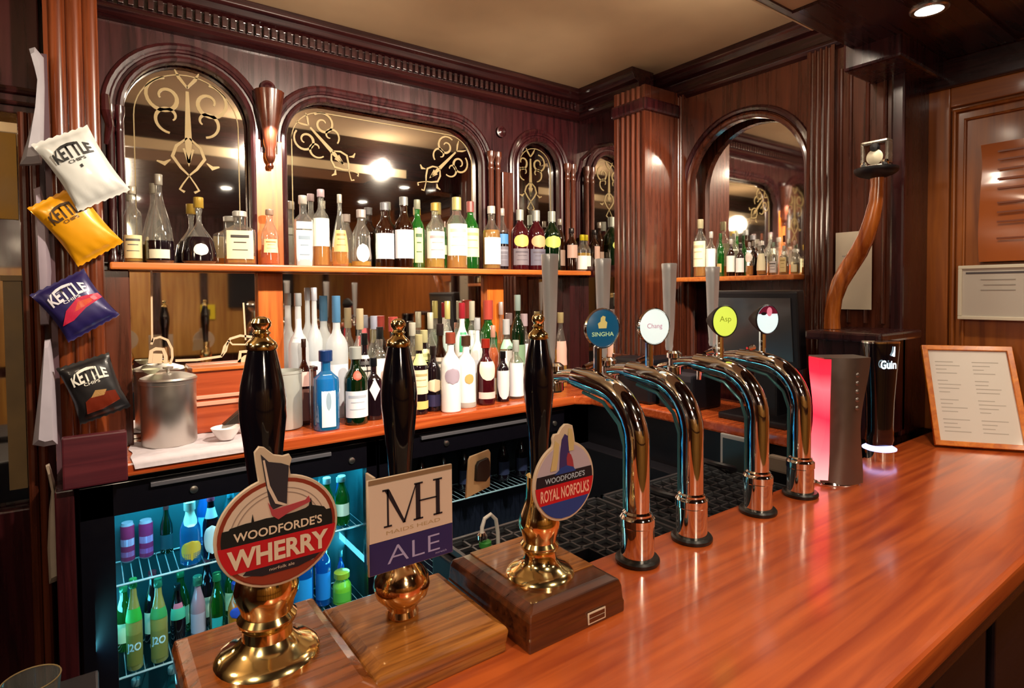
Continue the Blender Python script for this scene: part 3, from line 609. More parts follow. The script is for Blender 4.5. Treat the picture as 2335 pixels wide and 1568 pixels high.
# ------------------------------------------------------------------ chrome beer fonts
def lens_text(t, s, h, w, mat, mw, dy, bold=.02): 
    m = text(s, h, width=w, bold=bold); m.transform(mw @ Matrix.Translation((0, dy, .0052))); return obj('badge_lettering', m, mat, t)
def font(i, x, label, rim, face, pxb, pyb, dia, glow=0, htop=1.695):
    t = thing('beer_font', label, 'beer tap', (x, .770, ZT), 0, 'swan neck beer fonts')
    obj('base_ring', B().lathe([(.041, 0), (.043, .003), (.043, .008), (.040, .012), (.034, .013), (.030, .012)], 28).me(True), M_rubber, t)
    obj('lower_sleeve', B().lathe([(.0325, .010), (.0325, .072), (.034, .074), (.034, .088), (.031, .092), (.0285, .094), (.0285, .098), (.024, .102)], 28).me(True), M_chrome, t)
    pts = [(0, 0, .09), (0, 0, .16), (0, 0, .23)]
    R = .105
    for k in range(1, 10):
        a = PI / 2 * k / 9 * .96; pts.append((0, R - R * math.cos(a), .23 + R * math.sin(a)))
    pts += [(0, .125, .338), (0, .175, .342)]
    rs = [.0245] * (len(pts) - 1) + [.0215]
    obj('swan_neck', B().tube(pts, rs, 20).me(True), M_chrome, t)
    # slim beer line beside the neck
    obj('cooling_line', B().tube([(-.003, .030, .02), (-.003, .030, .22), (-.003, .045, .262), (-.003, .09, .300), (-.003, .15, .312)], .004, 8).me(True), plain('teal_line', '4d8a92', .2, .3), t)
    tb = B().lathe([(.014, 0), (.019, .004), (.019, .022), (.015, .026), (.015, .044), (.020, .048), (.020, .060), (.012, .066)], 18, 2, (0, .245, .300))
    tb.tube([(0, .165, .342), (0, .20, .342), (0, .245, .335)], [.020, .015, .014], 14)
    obj('tap_body', tb.me(True), M_chrome, t)
    obj('spout', B().tube([(0, .262, .325), (0, .292, .318), (0, .306, .300), (0, .308, .262)], [.010, .010, .009, .007], 12).me(True), plain('white_spout', 'd8d8d8', .3) if i == 0 else M_chrome, t)
    hz0 = .366; ht = htop - ZT
    obj('tap_handle', B().lathe([(.007, hz0), (.009, hz0 + .01), (.0085, hz0 + .02), (.0115, hz0 + .06), (.0165, ht - .02), (.0175, ht - .003), (.0165, ht)], 18, 4, (0, .262, 0)).me(True), M_silver, t)
    # lens badge facing the customer side
    p = hy(pxb, pyb, .870); r = dia / 2
    bx, by, bz = p.x - x, .10, p.z - ZT
    ang = math.atan2(-(p.x), -(-.87)) * .55   # turned a little towards the open end of the bar
    mw = Matrix.Translation((bx, by, bz)) @ Matrix.Rotation(-.25, 4, 'Z') @ WA(0)
    hb = B().lathe([(.0, -.062), (r * .22, -.056), (r * .55, -.036), (r * .86, -.014), (r, .0), (r * 1.03, .003), (r * .97, .006), (r * .94, .004)], 32)
    obj('badge_housing', hb.me(True, xf=mw), M_chrome if i < 2 else M_blkm, t)
    obj('badge_face', B().lathe([(r * .95, .0035), (r * .9, .0048), (0, .005)], 32).me(True, xf=mw), face, t)
    obj('badge_stem', B().tube([(bx, by + .012, bz - r * .8), (bx, by + .012, .325)], .009, 10).me(True), M_chrome, t)
    obj('adjuster', B().tube([(0, .150, .365), (.03, .152, .368)], [.006, .009], 10).me(True), M_chrome, t)
    return t, mw, r
f1, mw, r = font(0, .858, 'chrome swan neck beer tap with the blue and gold round badge', None, plain('badge_blue', '0e5a80', .35, emis=.25), 1372, 748, .082, htop=1.694)
def star(n, r0, r1): return [((r0 if k % 2 else r1) * math.cos(PI * k / n + PI / 2), (r0 if k % 2 else r1) * math.sin(PI * k / n + PI / 2)) for k in range(2 * n)]
M_badgey = plain('badge_gold', 'd9c878', .5, emis=.3)
mm = flat([[(-.010, -.006), (-.012, .004), (-.006, .008), (-.005, .016), (0, .020), (.006, .018), (.005, .010), (.010, .006), (.008, -.006)]], .0006); mm.transform(mw @ Matrix.Translation((0, .006, .0052))); obj('badge_emblem', mm, M_badgey, f1)
lens_text(f1, 'SINGHA', .009, .052, plain('badge_pale', 'b8d8a0', .5, emis=.3), mw, -.012)
f2, mw, r = font(1, 1.027, 'chrome swan neck beer tap with the glowing white round badge', None, plain('badge_white', 'e8fbf8', .4, emis=.55), 1490, 744, .082, htop=1.688)
lens_text(f2, 'Chang', .014, .040, plain('badge_pink', 'c87a98', .5, emis=.3), mw, .0, 0)
f3, mw, r = font(2, 1.278, 'chrome swan neck beer tap with the lime green round badge', None, plain('badge_lime', 'c9dc50', .4, emis=.75), 1651, 732, .080, htop=1.682)
lens_text(f3, 'Asp', .018, .036, plain('badge_olive', 'a0b030', .5, emis=.2), mw, .004, 0)
f4, mw, r = font(3, 1.472, 'chrome swan neck beer tap with the white badge topped with pink', None, plain('badge_offwhite', 'd6eef0', .4, emis=.7), 1748, 728, .080, htop=1.676)
on('badge_patch', flat([seg_band(r * .93, r * .93, r * .38, r * .92)], .0008), plain('badge_magenta', '7a1838', .4, emis=.2), f4, mw, .005)
on('badge_patch', flat([circ(.004, r * .52, .009, .012)], .0008), plain('badge_rose', 'f090a8', .4, emis=.4), f4, mw, .0056)
on('badge_mark', flat([circ(-.016, r * .40, .009, .004)], .0008), M_ink, f4, mw, .0058)

# ------------------------------------------------------------------ tap tower with red light, and the lit black font
tw = thing('tap_tower', 'brushed steel waisted beer tower with a glowing red side', 'beer tap', (1.650, .765, ZT), -.62)
pa = hy(1887, 815, .775); 
def waist(z): 
    t = z / .345; return .082 + .022 * math.cos((t - .0) * 2 * PI) * .6 + .010 * t
vs = []; fs = []; NZ = 14
for j in range(NZ + 1):
    z = .006 + .339 * j / NZ; w = waist(z); dx = .012 * (j / NZ)
    ring = [(-w * .62, .045), (-w * .60, -.030)] + [(-w * .60 + (w * 1.2) * k / 8, -.030 - .018 * math.sin(PI * k / 8)) for k in range(1, 8)] + [(w * .60, -.030), (w * .58, .045)]
    vs += [(q[0] + dx, q[1], z) for q in ring]
nr = len(ring)
for j in range(NZ):
    for k in range(nr): fs.append((j * nr + k, j * nr + (k + 1) % nr, (j + 1) * nr + (k + 1) % nr, (j + 1) * nr + k))
fs += [tuple(reversed(range(nr))), tuple(NZ * nr + k for k in range(nr))]
obj('tower_body', B().add(vs, fs).me(True), plain('tower_steel', (.24, .21, .20), .34, .85, noise=.04), tw)
vs = []; fs = []
for j in range(NZ + 1):
    z = .016 + .325 * j / NZ; w = waist(z); dx = .012 * (j / NZ); e = .014 + .014 * math.cos(2 * PI * (j / NZ)) 
    vs += [(-w * .62 + dx - .003, .040, z), (-w * .62 + dx - .004 - e * .3, -.0 - .030, z), (-w * .60 + dx + e * .55, -.038, z), (-w * .5 + dx, .03, z)]
for j in range(NZ):
    for k in range(4): fs.append((j * 4 + k, j * 4 + (k + 1) % 4, j * 4 + 4 + (k + 1) % 4, j * 4 + 4 + k))
fs += [(3, 2, 1, 0), tuple(NZ * 4 + k for k in range(4))]
rm, rn, rbb = nt('red_light_panel'); MATS['red_light_panel'] = rm
tc = rn.nodes.new('ShaderNodeTexCoord'); sp = rn.nodes.new('ShaderNodeSeparateXYZ'); rn.links.new(tc.outputs['Generated'], sp.inputs[0])
crr = rn.nodes.new('ShaderNodeValToRGB'); e = crr.color_ramp.elements
e[0].position = 0; e[0].color = (1, .30, .28, 1); e[1].position = 1; e[1].color = (.8, .005, .02, 1)
for p_, c_ in ((.25, (1, .10, .12, 1)), (.5, (.95, .015, .04, 1)), (.75, (1, .10, .12, 1)), (.88, (.85, .01, .03, 1))): q = e.new(p_); q.color = c_
rn.links.new(sp.outputs['Z'], crr.inputs[0]); rn.links.new(crr.outputs[0], rbb.inputs['Emission Color']); rbb.inputs['Emission Strength'].default_value = 1.7; rbb.inputs['Base Color'].default_value = (.5, .01, .02, 1)
obj('red_light', B().add(vs, fs).me(True), rm, tw)
obj('foot', B().lathe([(.062, 0), (.064, .004), (.060, .012), (.056, .014)], 32, 2, (-.005, 0, 0), 1.05, .75).me(True), M_chrome, tw)
for k in range(5): obj('embossing', B().lathe([(.0, 0), (.006, .0), (.004, .0015), (0, .002)], 12).me(True, xf=Matrix.Translation((.03, -.046, .30 - k * .022)) @ WA(0)), plain('tower_steel', ''), tw)
gb = thing('beer_font', 'tall black glass beer font with glowing white letters', 'beer tap', (1.985, .79, ZT), -.5)
gb['group'] = 'swan neck beer fonts'; del gb['group']
vs = B().lathe([(.036, .045), (.040, .06), (.038, .10), (.040, .18), (.046, .27), (.052, .345), (.052, .36), (.049, .362)], 28, 3, (0, 0, 0), 1, .7)
obj('glass_body', vs.me(True), M_blk, gb)
obj('top_rim', B().lathe([(.049, .360), (.053, .361), (.053, .366), (.048, .368)], 28, 3, (0, 0, 0), 1, .7).me(True), M_chrome, gb)
obj('base', B().lathe([(.040, 0), (.040, .028), (.036, .030)], 28).me(True), M_chrome, gb)
obj('light_ring', B().lathe([(.036, .028), (.047, .031), (.047, .035), (.036, .042)], 28).me(True), plain('ring_glow', (.5, .5, 1), .4, emis=1.6), gb)
o_ = Matrix.Translation((.012, -.0372, 0)) @ Matrix.Rotation(-.35, 4, 'Z') @ WA(0)
t_ = text('Guin', .026, width=.052, bold=.02, align='LEFT'); t_.transform(Matrix.Translation((-.006, -.003, .298)) @ WA(-.034) @ Matrix.Translation((0, 0, .004))); obj('lettering', t_, plain('letter_glow', (.7, .92, 1), .4, emis=3), gb)
t_ = flat([[(.012, .322), (.016, .322), (.017, .352), (.014, .352), (.012, .336), (.006, .326)]], .0008, WA(-.039)); obj('harp_mark', t_, plain('letter_glow', ''), gb)

# ================================================================== BOTTLES
ZS_ = 1.715
PROF = {
 'spirit': [(.90, 0), (1, .015), (1, .58), (.97, .62), (.80, .67), (.50, .72), (.37, .76), (.34, .80), (.34, .90)],
 'whisky': [(.90, 0), (1, .015), (1, .55), (.96, .60), (.78, .66), (.46, .72), (.36, .80), (.40, .85), (.34, .90)],
 'wine': [(.90, 0), (1, .012), (1, .60), (.93, .66), (.66, .72), (.42, .77), (.37, .82), (.37, .90)],
 'cone': [(.85, 0), (1, .03), (1, .22), (.88, .38), (.62, .54), (.40, .66), (.27, .74), (.24, .80), (.24, .90)],
 'onion': [(.80, 0), (1, .04), (1, .16), (.86, .34), (.62, .44), (.32, .54), (.16, .62), (.15, .74), (.22, .80), (.20, .84)],
 'square': [(.93, 0), (1, .012), (1, .60), (.96, .65), (.62, .70), (.38, .74), (.36, .78), (.38, .90)],
 'bowling': [(.86, 0), (1, .02), (1, .20), (.90, .40), (.93, .50), (.80, .62), (.46, .74), (.36, .80), (.34, .90)],
 'beer': [(.88, 0), (1, .02), (1, .50), (.94, .58), (.66, .70), (.44, .80), (.38, .90), (.40, .96)],
 'vodka': [(.90, 0), (1, .012), (1, .56), (.94, .61), (.72, .655), (.44, .69), (.33, .73), (.30, .90)],
 'can': [(.82, 0), (1, .03), (1, .93), (.86, .98), (.86, 1.0)],
}
def prof_r(pf, z):
    for (r0, z0), (r1, z1) in zip(pf, pf[1:]):
        if z0 <= z <= z1: return r0 + (r1 - r0) * (z - z0) / max(1e-6, z1 - z0)
    return pf[-1][0]
def patch(rf, z0, z1, a0, a1, ex, off, n=14, m=4, shape=None):
    """curved label: follows the bottle's surface"""
    vs = []; fs = []
    for j in range(m + 1):
        z = z0 + (z1 - z0) * j / m
        for i in range(n + 1):
            u = -1 + 2 * i / n
            if shape: u *= shape((j / m) * 2 - 1)
            a = (a0 + a1) / 2 + u * (a1 - a0) / 2; ca, sa = math.cos(a), math.sin(a)
            k = (abs(ca) ** ex + abs(sa) ** ex) ** (-1 / ex) if ex != 2 else 1
            r = rf(z) * k + off; vs.append((r * ca, r * sa, z))
    for j in range(m):
        for i in range(n): a = j * (n + 1) + i; fs.append((a, a + 1, a + n + 2, a + n + 1))
    return me_from(vs, fs, True)
G_CLEAR = clear('clear_glass', 'f2f4f0', .22, .03, .06, 'f4f4f0')
G_FROST = clear('frosted_glass', 'e6ecf2', .12, .25, .72, 'eef2f6')
G_GREEN = clear('green_glass', '4fae4a', .15, .04, .30, '2f9a3a')
G_DGREEN = clear('dark_green_glass', '1f5a2c', .15, .04, .4, '0f3a1a')
G_BROWN = clear('brown_glass', '6a3410', .14, .04, .35, '4a210c')
G_DARK = plain('dark_bottle_glass', '150a10', .07, coat=.6)
G_RED = plain('dark_red_bottle', '3a0a10', .08, coat=.6)
G_BLUE = clear('sky_blue_glass', '3aa0d8', .16, .04, .55, '2a9ad8')
L_AMBER = clear('amber_liquid', 'f4b850', .05, .03, .72, 'e8a83a')
L_GOLD = clear('golden_liquid', 'f4d060', .05, .03, .7, 'eec040')
L_ORANGE = clear('orange_liquid', 'f08a30', .05, .03, .8, 'f27a1c')
L_DARK = plain('dark_liquid', '12060c', .12, coat=.5)
GL = {'c': G_CLEAR, 'f': G_FROST, 'g': G_GREEN, 'G': G_DGREEN, 'b': G_BROWN, 'd': G_DARK, 'r': G_RED, 'B': G_BLUE, 'w': plain('white_bottle', 'eeecec', .25, coat=.3), 'o': plain('juice_orange', 'e07a20', .2, coat=.5),
      'j': plain('pale_juice', 'a89a50', .2, coat=.5), 'p': plain('pink_soda', 'b88a98', .2, coat=.5), 't': clear('teal_glass', '2a8a90', .15, .04, .5, '1f8a90'), 'l': plain('lime_bottle', '8cc832', .3, coat=.4), 'u': clear('blue_pop_glass', '2a86d0', .15, .04, .6, '1c7ad0')}
LQ = {'a': L_AMBER, 'g': L_GOLD, 'o': L_ORANGE, 'd': L_DARK, '': None}
def cm(c): return plain('print_' + c, c, .5)
PLACED = []
def bottle(name, label, x, y, z, h, r, prof, glass, liq='', fill=.5, cap=('222222', .9, 1.0, 1.25), labels=(), ex=2.0, ang=None, group=None, cat='bottle'):
    """labels: (z0, z1, half_width_fraction, colour, kind) ; kind '' plain, 'o' oval, 'lines' with printed lines"""
    for _ in range(3):      # keep neighbours from touching: slide in depth, then slim
        for (X, Y, Z, R) in PLACED:
            if abs(Z - z) > .05: continue
            d = math.hypot(X - x, Y - y); gap = R + r * (1.06 if ex == 2 else 1.2) + .0015
            if d < gap:
                dx = abs(X - x); need = math.sqrt(max(0, gap * gap - dx * dx)) - abs(Y - y); sgn = 1 if y >= Y else -1
                lo_, hi_ = (2.338, 2.374) if abs(z - ZS_) < .01 else ((2.14, 2.395) if abs(z - 1.10) < .01 else (y - .012, y + .012))
                y = min(hi_, max(lo_, y + sgn * need))
                d = math.hypot(X - x, Y - y)
                if d < gap: r = max(r * .70, r - (gap - d) - .0005)
    PLACED.append((x, y, z, r * (1.06 if ex == 2 else 1.2)))
    if ang is None: ang = math.atan2(CAM.y - y, CAM.x - x) * .5 + (-PI / 2) * .5
    t = thing(name, label, cat, (x, y, z), ang + random.uniform(-.12, .12), group)
    pf = PROF[prof]
    top = pf[-1][1]
    g = [(rr * r, zz * h) for rr, zz in pf]
    obj('glass', B().lathe([(0, 0)] + g, 22, ex).me(True), GL[glass], t)
    if LQ.get(liq):
        ins = 1.004 if liq == 'd' and glass == 'c' else .93
        q = [(0, .002 if ins > 1 else .006)]; q += [(rr * r * ins, max(.006, zz * h)) for rr, zz in pf if zz < fill]; q.append((prof_r(pf, fill) * r * ins, fill * h)); q.append((0, fill * h))
        obj('liquid', B().lathe(q, 22, ex).me(True), LQ[liq], t)
    if cap:
        c, z0, z1, k = cap; rn = prof_r(pf, z0) * r * k if z0 < top else pf[-1][0] * r * k
        obj('cap', B().lathe([(rn * .96, z0 * h), (rn, z0 * h + .001), (rn, z1 * h - .002), (rn * .9, z1 * h)], 16).me(True), plain('cap_' + c, tuple(q * .62 for q in hexc(c)[:3]), .3, .25, coat=.3), t)
    for lb in labels:
        z0, z1, hw, c = lb[:4]; kind = lb[4] if len(lb) > 4 else ''
        rf = lambda z: prof_r(pf, z / h) * r
        a = hw * (1.35 if ex == 2 else .78)
        shp = None
        if kind == 'o': shp = lambda v: math.sqrt(max(0, 1 - v * v)) + .02
        if kind == 'v': shp = lambda v: .25 + .75 * math.sqrt(max(0.0, min(1, (v + 1) * 1.1)))
        if kind == 't': shp = lambda v: max(.03, 1 - abs(v))
        lo = obj('label', patch(rf, z0 * h, z1 * h, -a, a, ex, .0012, 14, 10 if shp else 3, shp), cm(c), t)
        if kind == 'lines':
            cc = lb[5] if len(lb) > 5 else '55504a'
            for q, (f0, f1, ww) in enumerate(((.74, .84, .7), (.56, .60, .5), (.30, .33, .6))):
                zz0 = (z0 + (z1 - z0) * f0) * h; zz1 = (z0 + (z1 - z0) * f1) * h
                obj('print', patch(rf, zz0, zz1, -a * ww, a * ww, ex, .0017, 10, 1), cm(cc), lo)
        if kind == 'dot':
            zc = (z0 + z1) / 2; dz = (z1 - z0) * .18; obj('print', patch(rf, (zc - dz) * h, (zc + dz) * h, -a * .35, a * .35, ex, .0017, 10, 8, lambda v: math.sqrt(max(0, 1 - v * v)) + .02), cm(lb[5]), lo)
    return t
def SH(px, top, w, y=2.352):    # place on the long shelf: column of the photo, height of its top, width
    p = hy(px, top, y); q0 = hy(px - w / 2, 560, y); q1 = hy(px + w / 2, 560, y)
    return p.x, y, ZS, p.z - ZS, max(.012, (q1 - q0).length / 2 * .90)
GS = 'bottles on the long shelf'
US = [
 (300, 425, 50, 'spirit', 'c', 'g', .35, ('d8cfb8', .9, 1, 1.2), [(.06, .36, .8, 'dccb98', 'lines')], 2, 'clear bottle with a yellowish label, leftmost on the long shelf', 2.352),
 (360, 398, 78, 'cone', 'c', 'd', .25, ('b8b0a0', .88, 1, 1.2), [(.05, .15, .55, 'e0dcc0')], 2, 'tall tapered clear decanter with a low silver-white label on the long shelf', 2.345),
 (452, 450, 100, 'onion', 'c', 'd', .40, ('c8a23c', .84, 1, 1.5), [(.12, .30, .32, 'f2e4dc', 'o')], 2, 'squat decanter of dark liquor with gold stopper and white oval label', 2.345),
 (546, 482, 80, 'square', 'c', 'a', .16, ('d8d4cc', .9, 1, 1.2), [(.10, .62, .92, 'ecd8ae', 'lines', '3a3430')], 5, 'square clear bottle with a large cream label printed in dark letters', 2.35),
 (613, 478, 70, 'bowling', 'c', 'o', .36, ('c8a890', .9, 1, 1.3), [(.22, .46, .6, 'f0d49a', 'lines', 'b07a40')], 2, 'round clear bottle of orange liqueur standing before the lit pier', 2.345),
 (690, 446, 48, 'square', 'c', '', 0, ('d8d0c4', .88, 1, 1.2), [(.0, .50, .95, 'c6c8d0', 'lines', '8090a0'), (.52, .62, .9, 'f0f0f4')], 4, 'clear square-shouldered bottle with a grey-white wrap label', 2.352),
 (735, 430, 50, 'spirit', 'c', 'a', .30, ('cbb0b4', .90, 1, 1.3), [(.26, .62, .8, 'fbf6ea')], 2, 'tallest clear bottle on the long shelf, plain white label over amber whisky', 2.352),
 (771, 444, 50, 'cone', 'c', 'a', .28, ('c8c0b0', .88, 1, 1.2), [(.20, .50, .7, 'c8a468', 'lines', '8a6a38')], 2, 'tapering clear bottle with a tan striped label and amber whisky', 2.352),
 (798, 560, 34, 'square', 'c', 'a', .30, ('e6e0d0', .88, 1, 1.1), [(.35, .75, .9, 'ddd8d0', 'lines')], 4, 'small clear flask with a pale label between two taller bottles', 2.325),
 (823, 478, 48, 'bowling', 'c', 'g', .10, ('d0c0bc', .86, 1, 1.35), [(.08, .40, .5, 'e8e0d4', 'o')], 2, 'curvy clear bottle with a pale oval label and a faint pink cap', 2.352),
 (876, 462, 44, 'whisky', 'b', 'd', .55, ('8c8a90', .88, 1, 1.25), [(.13, .52, .9, 'f4f0f4')], 2, 'brown bottle with blank white label and grey cap, left of an identical pair', 2.352),
 (920, 449, 44, 'whisky', 'b', 'd', .55, ('9a9a98', .88, 1, 1.25), [(.13, .53, .9, 'f6f2f8')], 2, 'brown bottle with blank white label, right of an identical pair', 2.352),
 (956, 454, 36, 'whisky', 'g', '', 0, ('a8a890', .86, 1, 1.2), [(.08, .58, .45, 'dcc890', 'lines', '3a5a34')], 2, 'bright green bottle with a banded cream label', 2.352),
 (991, 463, 42, 'spirit', 'c', 'g', .16, ('cda648', .88, 1, 1.25), [(.15, .56, .9, 'd8d2c8', 'lines', 'b09090')], 2, 'clear bottle with grey-white label, gold cap and a little yellow liquid', 2.352),
 (1041, 450, 46, 'wine', 'c', 'a', .20, ('d6c880', .82, 1, 1.2), [(.18, .62, .85, 'f2eed8', 'lines', 'c8b8a0')], 2, 'tall pale bottle with gold foil neck and ivory label', 2.345),
 (1014, 505, 20, 'wine', 'g', '', 0, ('e0b8a8', .88, 1, 1.2), [(.3, .5, .6, 'cfe0b8')], 2, 'slim green bottle tucked behind the gold-necked one', 2.375),
 (1078, 458, 42, 'wine', 'g', '', 0, ('b0605c', .84, 1, 1.25), [(.18, .60, .9, 'efe2a8', 'lines', 'b0a070')], 2, 'green bottle with a cream-yellow label and red foil cap', 2.35),
 (1120, 470, 38, 'whisky', 'c', 'a', .62, ('ece4dc', .88, 1, 1.2), [(.08, .50, .92, 'eff0ee', 'lines', 'b8c8d0')], 2, 'amber bottle with a cool white label under the pier of the second arch', 2.352),
 (1150, 474, 32, 'wine', 'c', 'd', .60, ('dcd0c8', .88, 1, 1.2), [(.42, .58, .9, '4a86c0'), (.06, .38, .9, '6c6874', 'lines', '8a8894')], 2, 'bottle with a sky blue neck band over a grey label', 2.352),
 (1185, 478, 36, 'wine', 'r', '', 0, ('cfd0c4', .82, 1, 1.2), [(.37, .58, .7, 'ecc868', 'o'), (.08, .35, .8, '7a7078', 'lines', '5a505a')], 2, 'dark red bottle with a round yellow seal, left one of two', 2.352),
 (1222, 480, 36, 'wine', 'r', '', 0, ('c8c8c0', .82, 1, 1.2), [(.37, .58, .7, 'e8a878', 'o'), (.08, .35, .8, '6c6878', 'lines', '5a505a')], 2, 'dark red bottle with a round orange-pink seal', 2.352),
 (1258, 482, 34, 'wine', 'G', '', 0, ('c4c8bc', .82, 1, 1.2), [(.37, .58, .8, 'c8d468', 'o')], 2, 'dark green bottle with a round yellow-green seal', 2.352),
 (1283, 498, 24, 'wine', 'b', '', 0, ('b0a090', .88, 1, 1.2), [(.1, .4, .8, '8a7060')], 2, 'slender brown bottle right of the yellow-green seal', 2.352),
 (1303, 520, 22, 'wine', 'b', '', 0, ('2a2020', .88, 1, 1.2), [(.3, .6, .8, 'b89484')], 2, 'slender brown bottle with a dusky pink label near the shelf end', 2.352),
 (1327, 535, 19, 'spirit', 'c', 'g', .5, ('d8c420', .84, 1, 1.5), [(.05, .42, .9, 'f0dcd4')], 2, 'miniature bottle with yellow cap and low white label at the shelf end', 2.345),
 (1346, 532, 20, 'spirit', 'c', 'g', .5, ('d8cc28', .84, 1, 1.5), [(.05, .62, .9, 'eae0d0')], 2, 'miniature bottle with yellow cap and tall white label at the shelf end', 2.32),
]
for (px, top, w, pf, g, lq, fl, cp, lb, ex, lab, yy) in US:
    x, y, z, h, r = SH(px, top, w, yy)
    bottle('spirit_bottle', lab, x, y, z, h, min(r, .055), pf, g, lq, fl, cp, lb, ex, group=GS)
# --- bottles over the till
def SB(px, top, w, X=2.34):
    p = hx(px, top, X); q0 = hx(px - w / 2, 580, X); q1 = hx(px + w / 2, 580, X)
    return X, p.y, 1.668, p.z - 1.668, abs(q0.y - q1.y) / 2 * .75
GT = 'bottles on the shelf over the till'
TS = [
 (1597, 500, 34, 'wine', 'c', 'a', .2, ('e8dcb0', .84, 1, 1.25), [(.18, .62, .9, 'f2e8c0', 'lines', 'c8b890')], 'clear bottle with ivory label, leftmost on the till shelf'),
 (1620, 528, 26, 'spirit', 'c', '', 0, ('f0ece4', .86, 1, 1.2), [(.1, .62, .9, 'f4f2ea')], 'pale bottle with white label second on the till shelf'),
 (1643, 532, 19, 'wine', 'g', '', 0, ('3a6a34', .86, 1, 1.2), [(.10, .3, .5, 'b89a60')], 'slim bright green bottle on the till shelf'),
 (1667, 545, 22, 'whisky', 'b', 'd', .5, ('f0e8e0', .86, 1, 1.2), [(.12, .55, .95, 'f2f0e8')], 'brown bottle with white label left of its twin on the till shelf'),
 (1688, 555, 22, 'whisky', 'b', 'd', .5, ('221818', .86, 1, 1.2), [(.12, .55, .95, 'eef0f0')], 'brown bottle with black cap and white label on the till shelf'),
 (1709, 552, 20, 'spirit', 'c', 'a', .3, ('d8ccc8', .86, 1, 1.2), [(.4, .7, .8, 'efe4d8', 'o')], 'clear bottle with high oval label on the till shelf'),
 (1737, 532, 26, 'cone', 'c', 'a', .35, ('c87858', .84, 1, 1.25), [(.12, .52, .8, 'f4ecc8')], 'tallest bottle mid till shelf with coppery cap and ivory label'),
 (1764, 552, 20, 'wine', 'c', '', 0, ('b0c8b0', .86, 1, 1.2), [(.08, .42, .9, 'd8d4d4', 'lines')], 'clear bottle with grey label on the till shelf'),
 (1788, 560, 22, 'square', 'c', 'a', .3, ('e0d8c8', .86, 1, 1.2), [(.1, .60, .95, 'dcc890', 'lines', 'a8905c')], 'square bottle with beige label on the till shelf'),
 (1812, 548, 20, 'bowling', 'c', 'g', .3, ('e0b4a0', .86, 1, 1.4), [(.08, .3, .7, 'e8e0b8')], 'curvy clear bottle with peach cap, rightmost on the till shelf'),
]
for (px, top, w, pf, g, lq, fl, cp, lb, lab) in TS:
    x, y, z, h, r = SB(px, top, w)
    bottle('spirit_bottle', lab, x, y, z, h, min(.034, r), pf, g, lq, fl, cp, lb, 4 if pf == 'square' else 2, ang=PI * 1.08, group=GT)
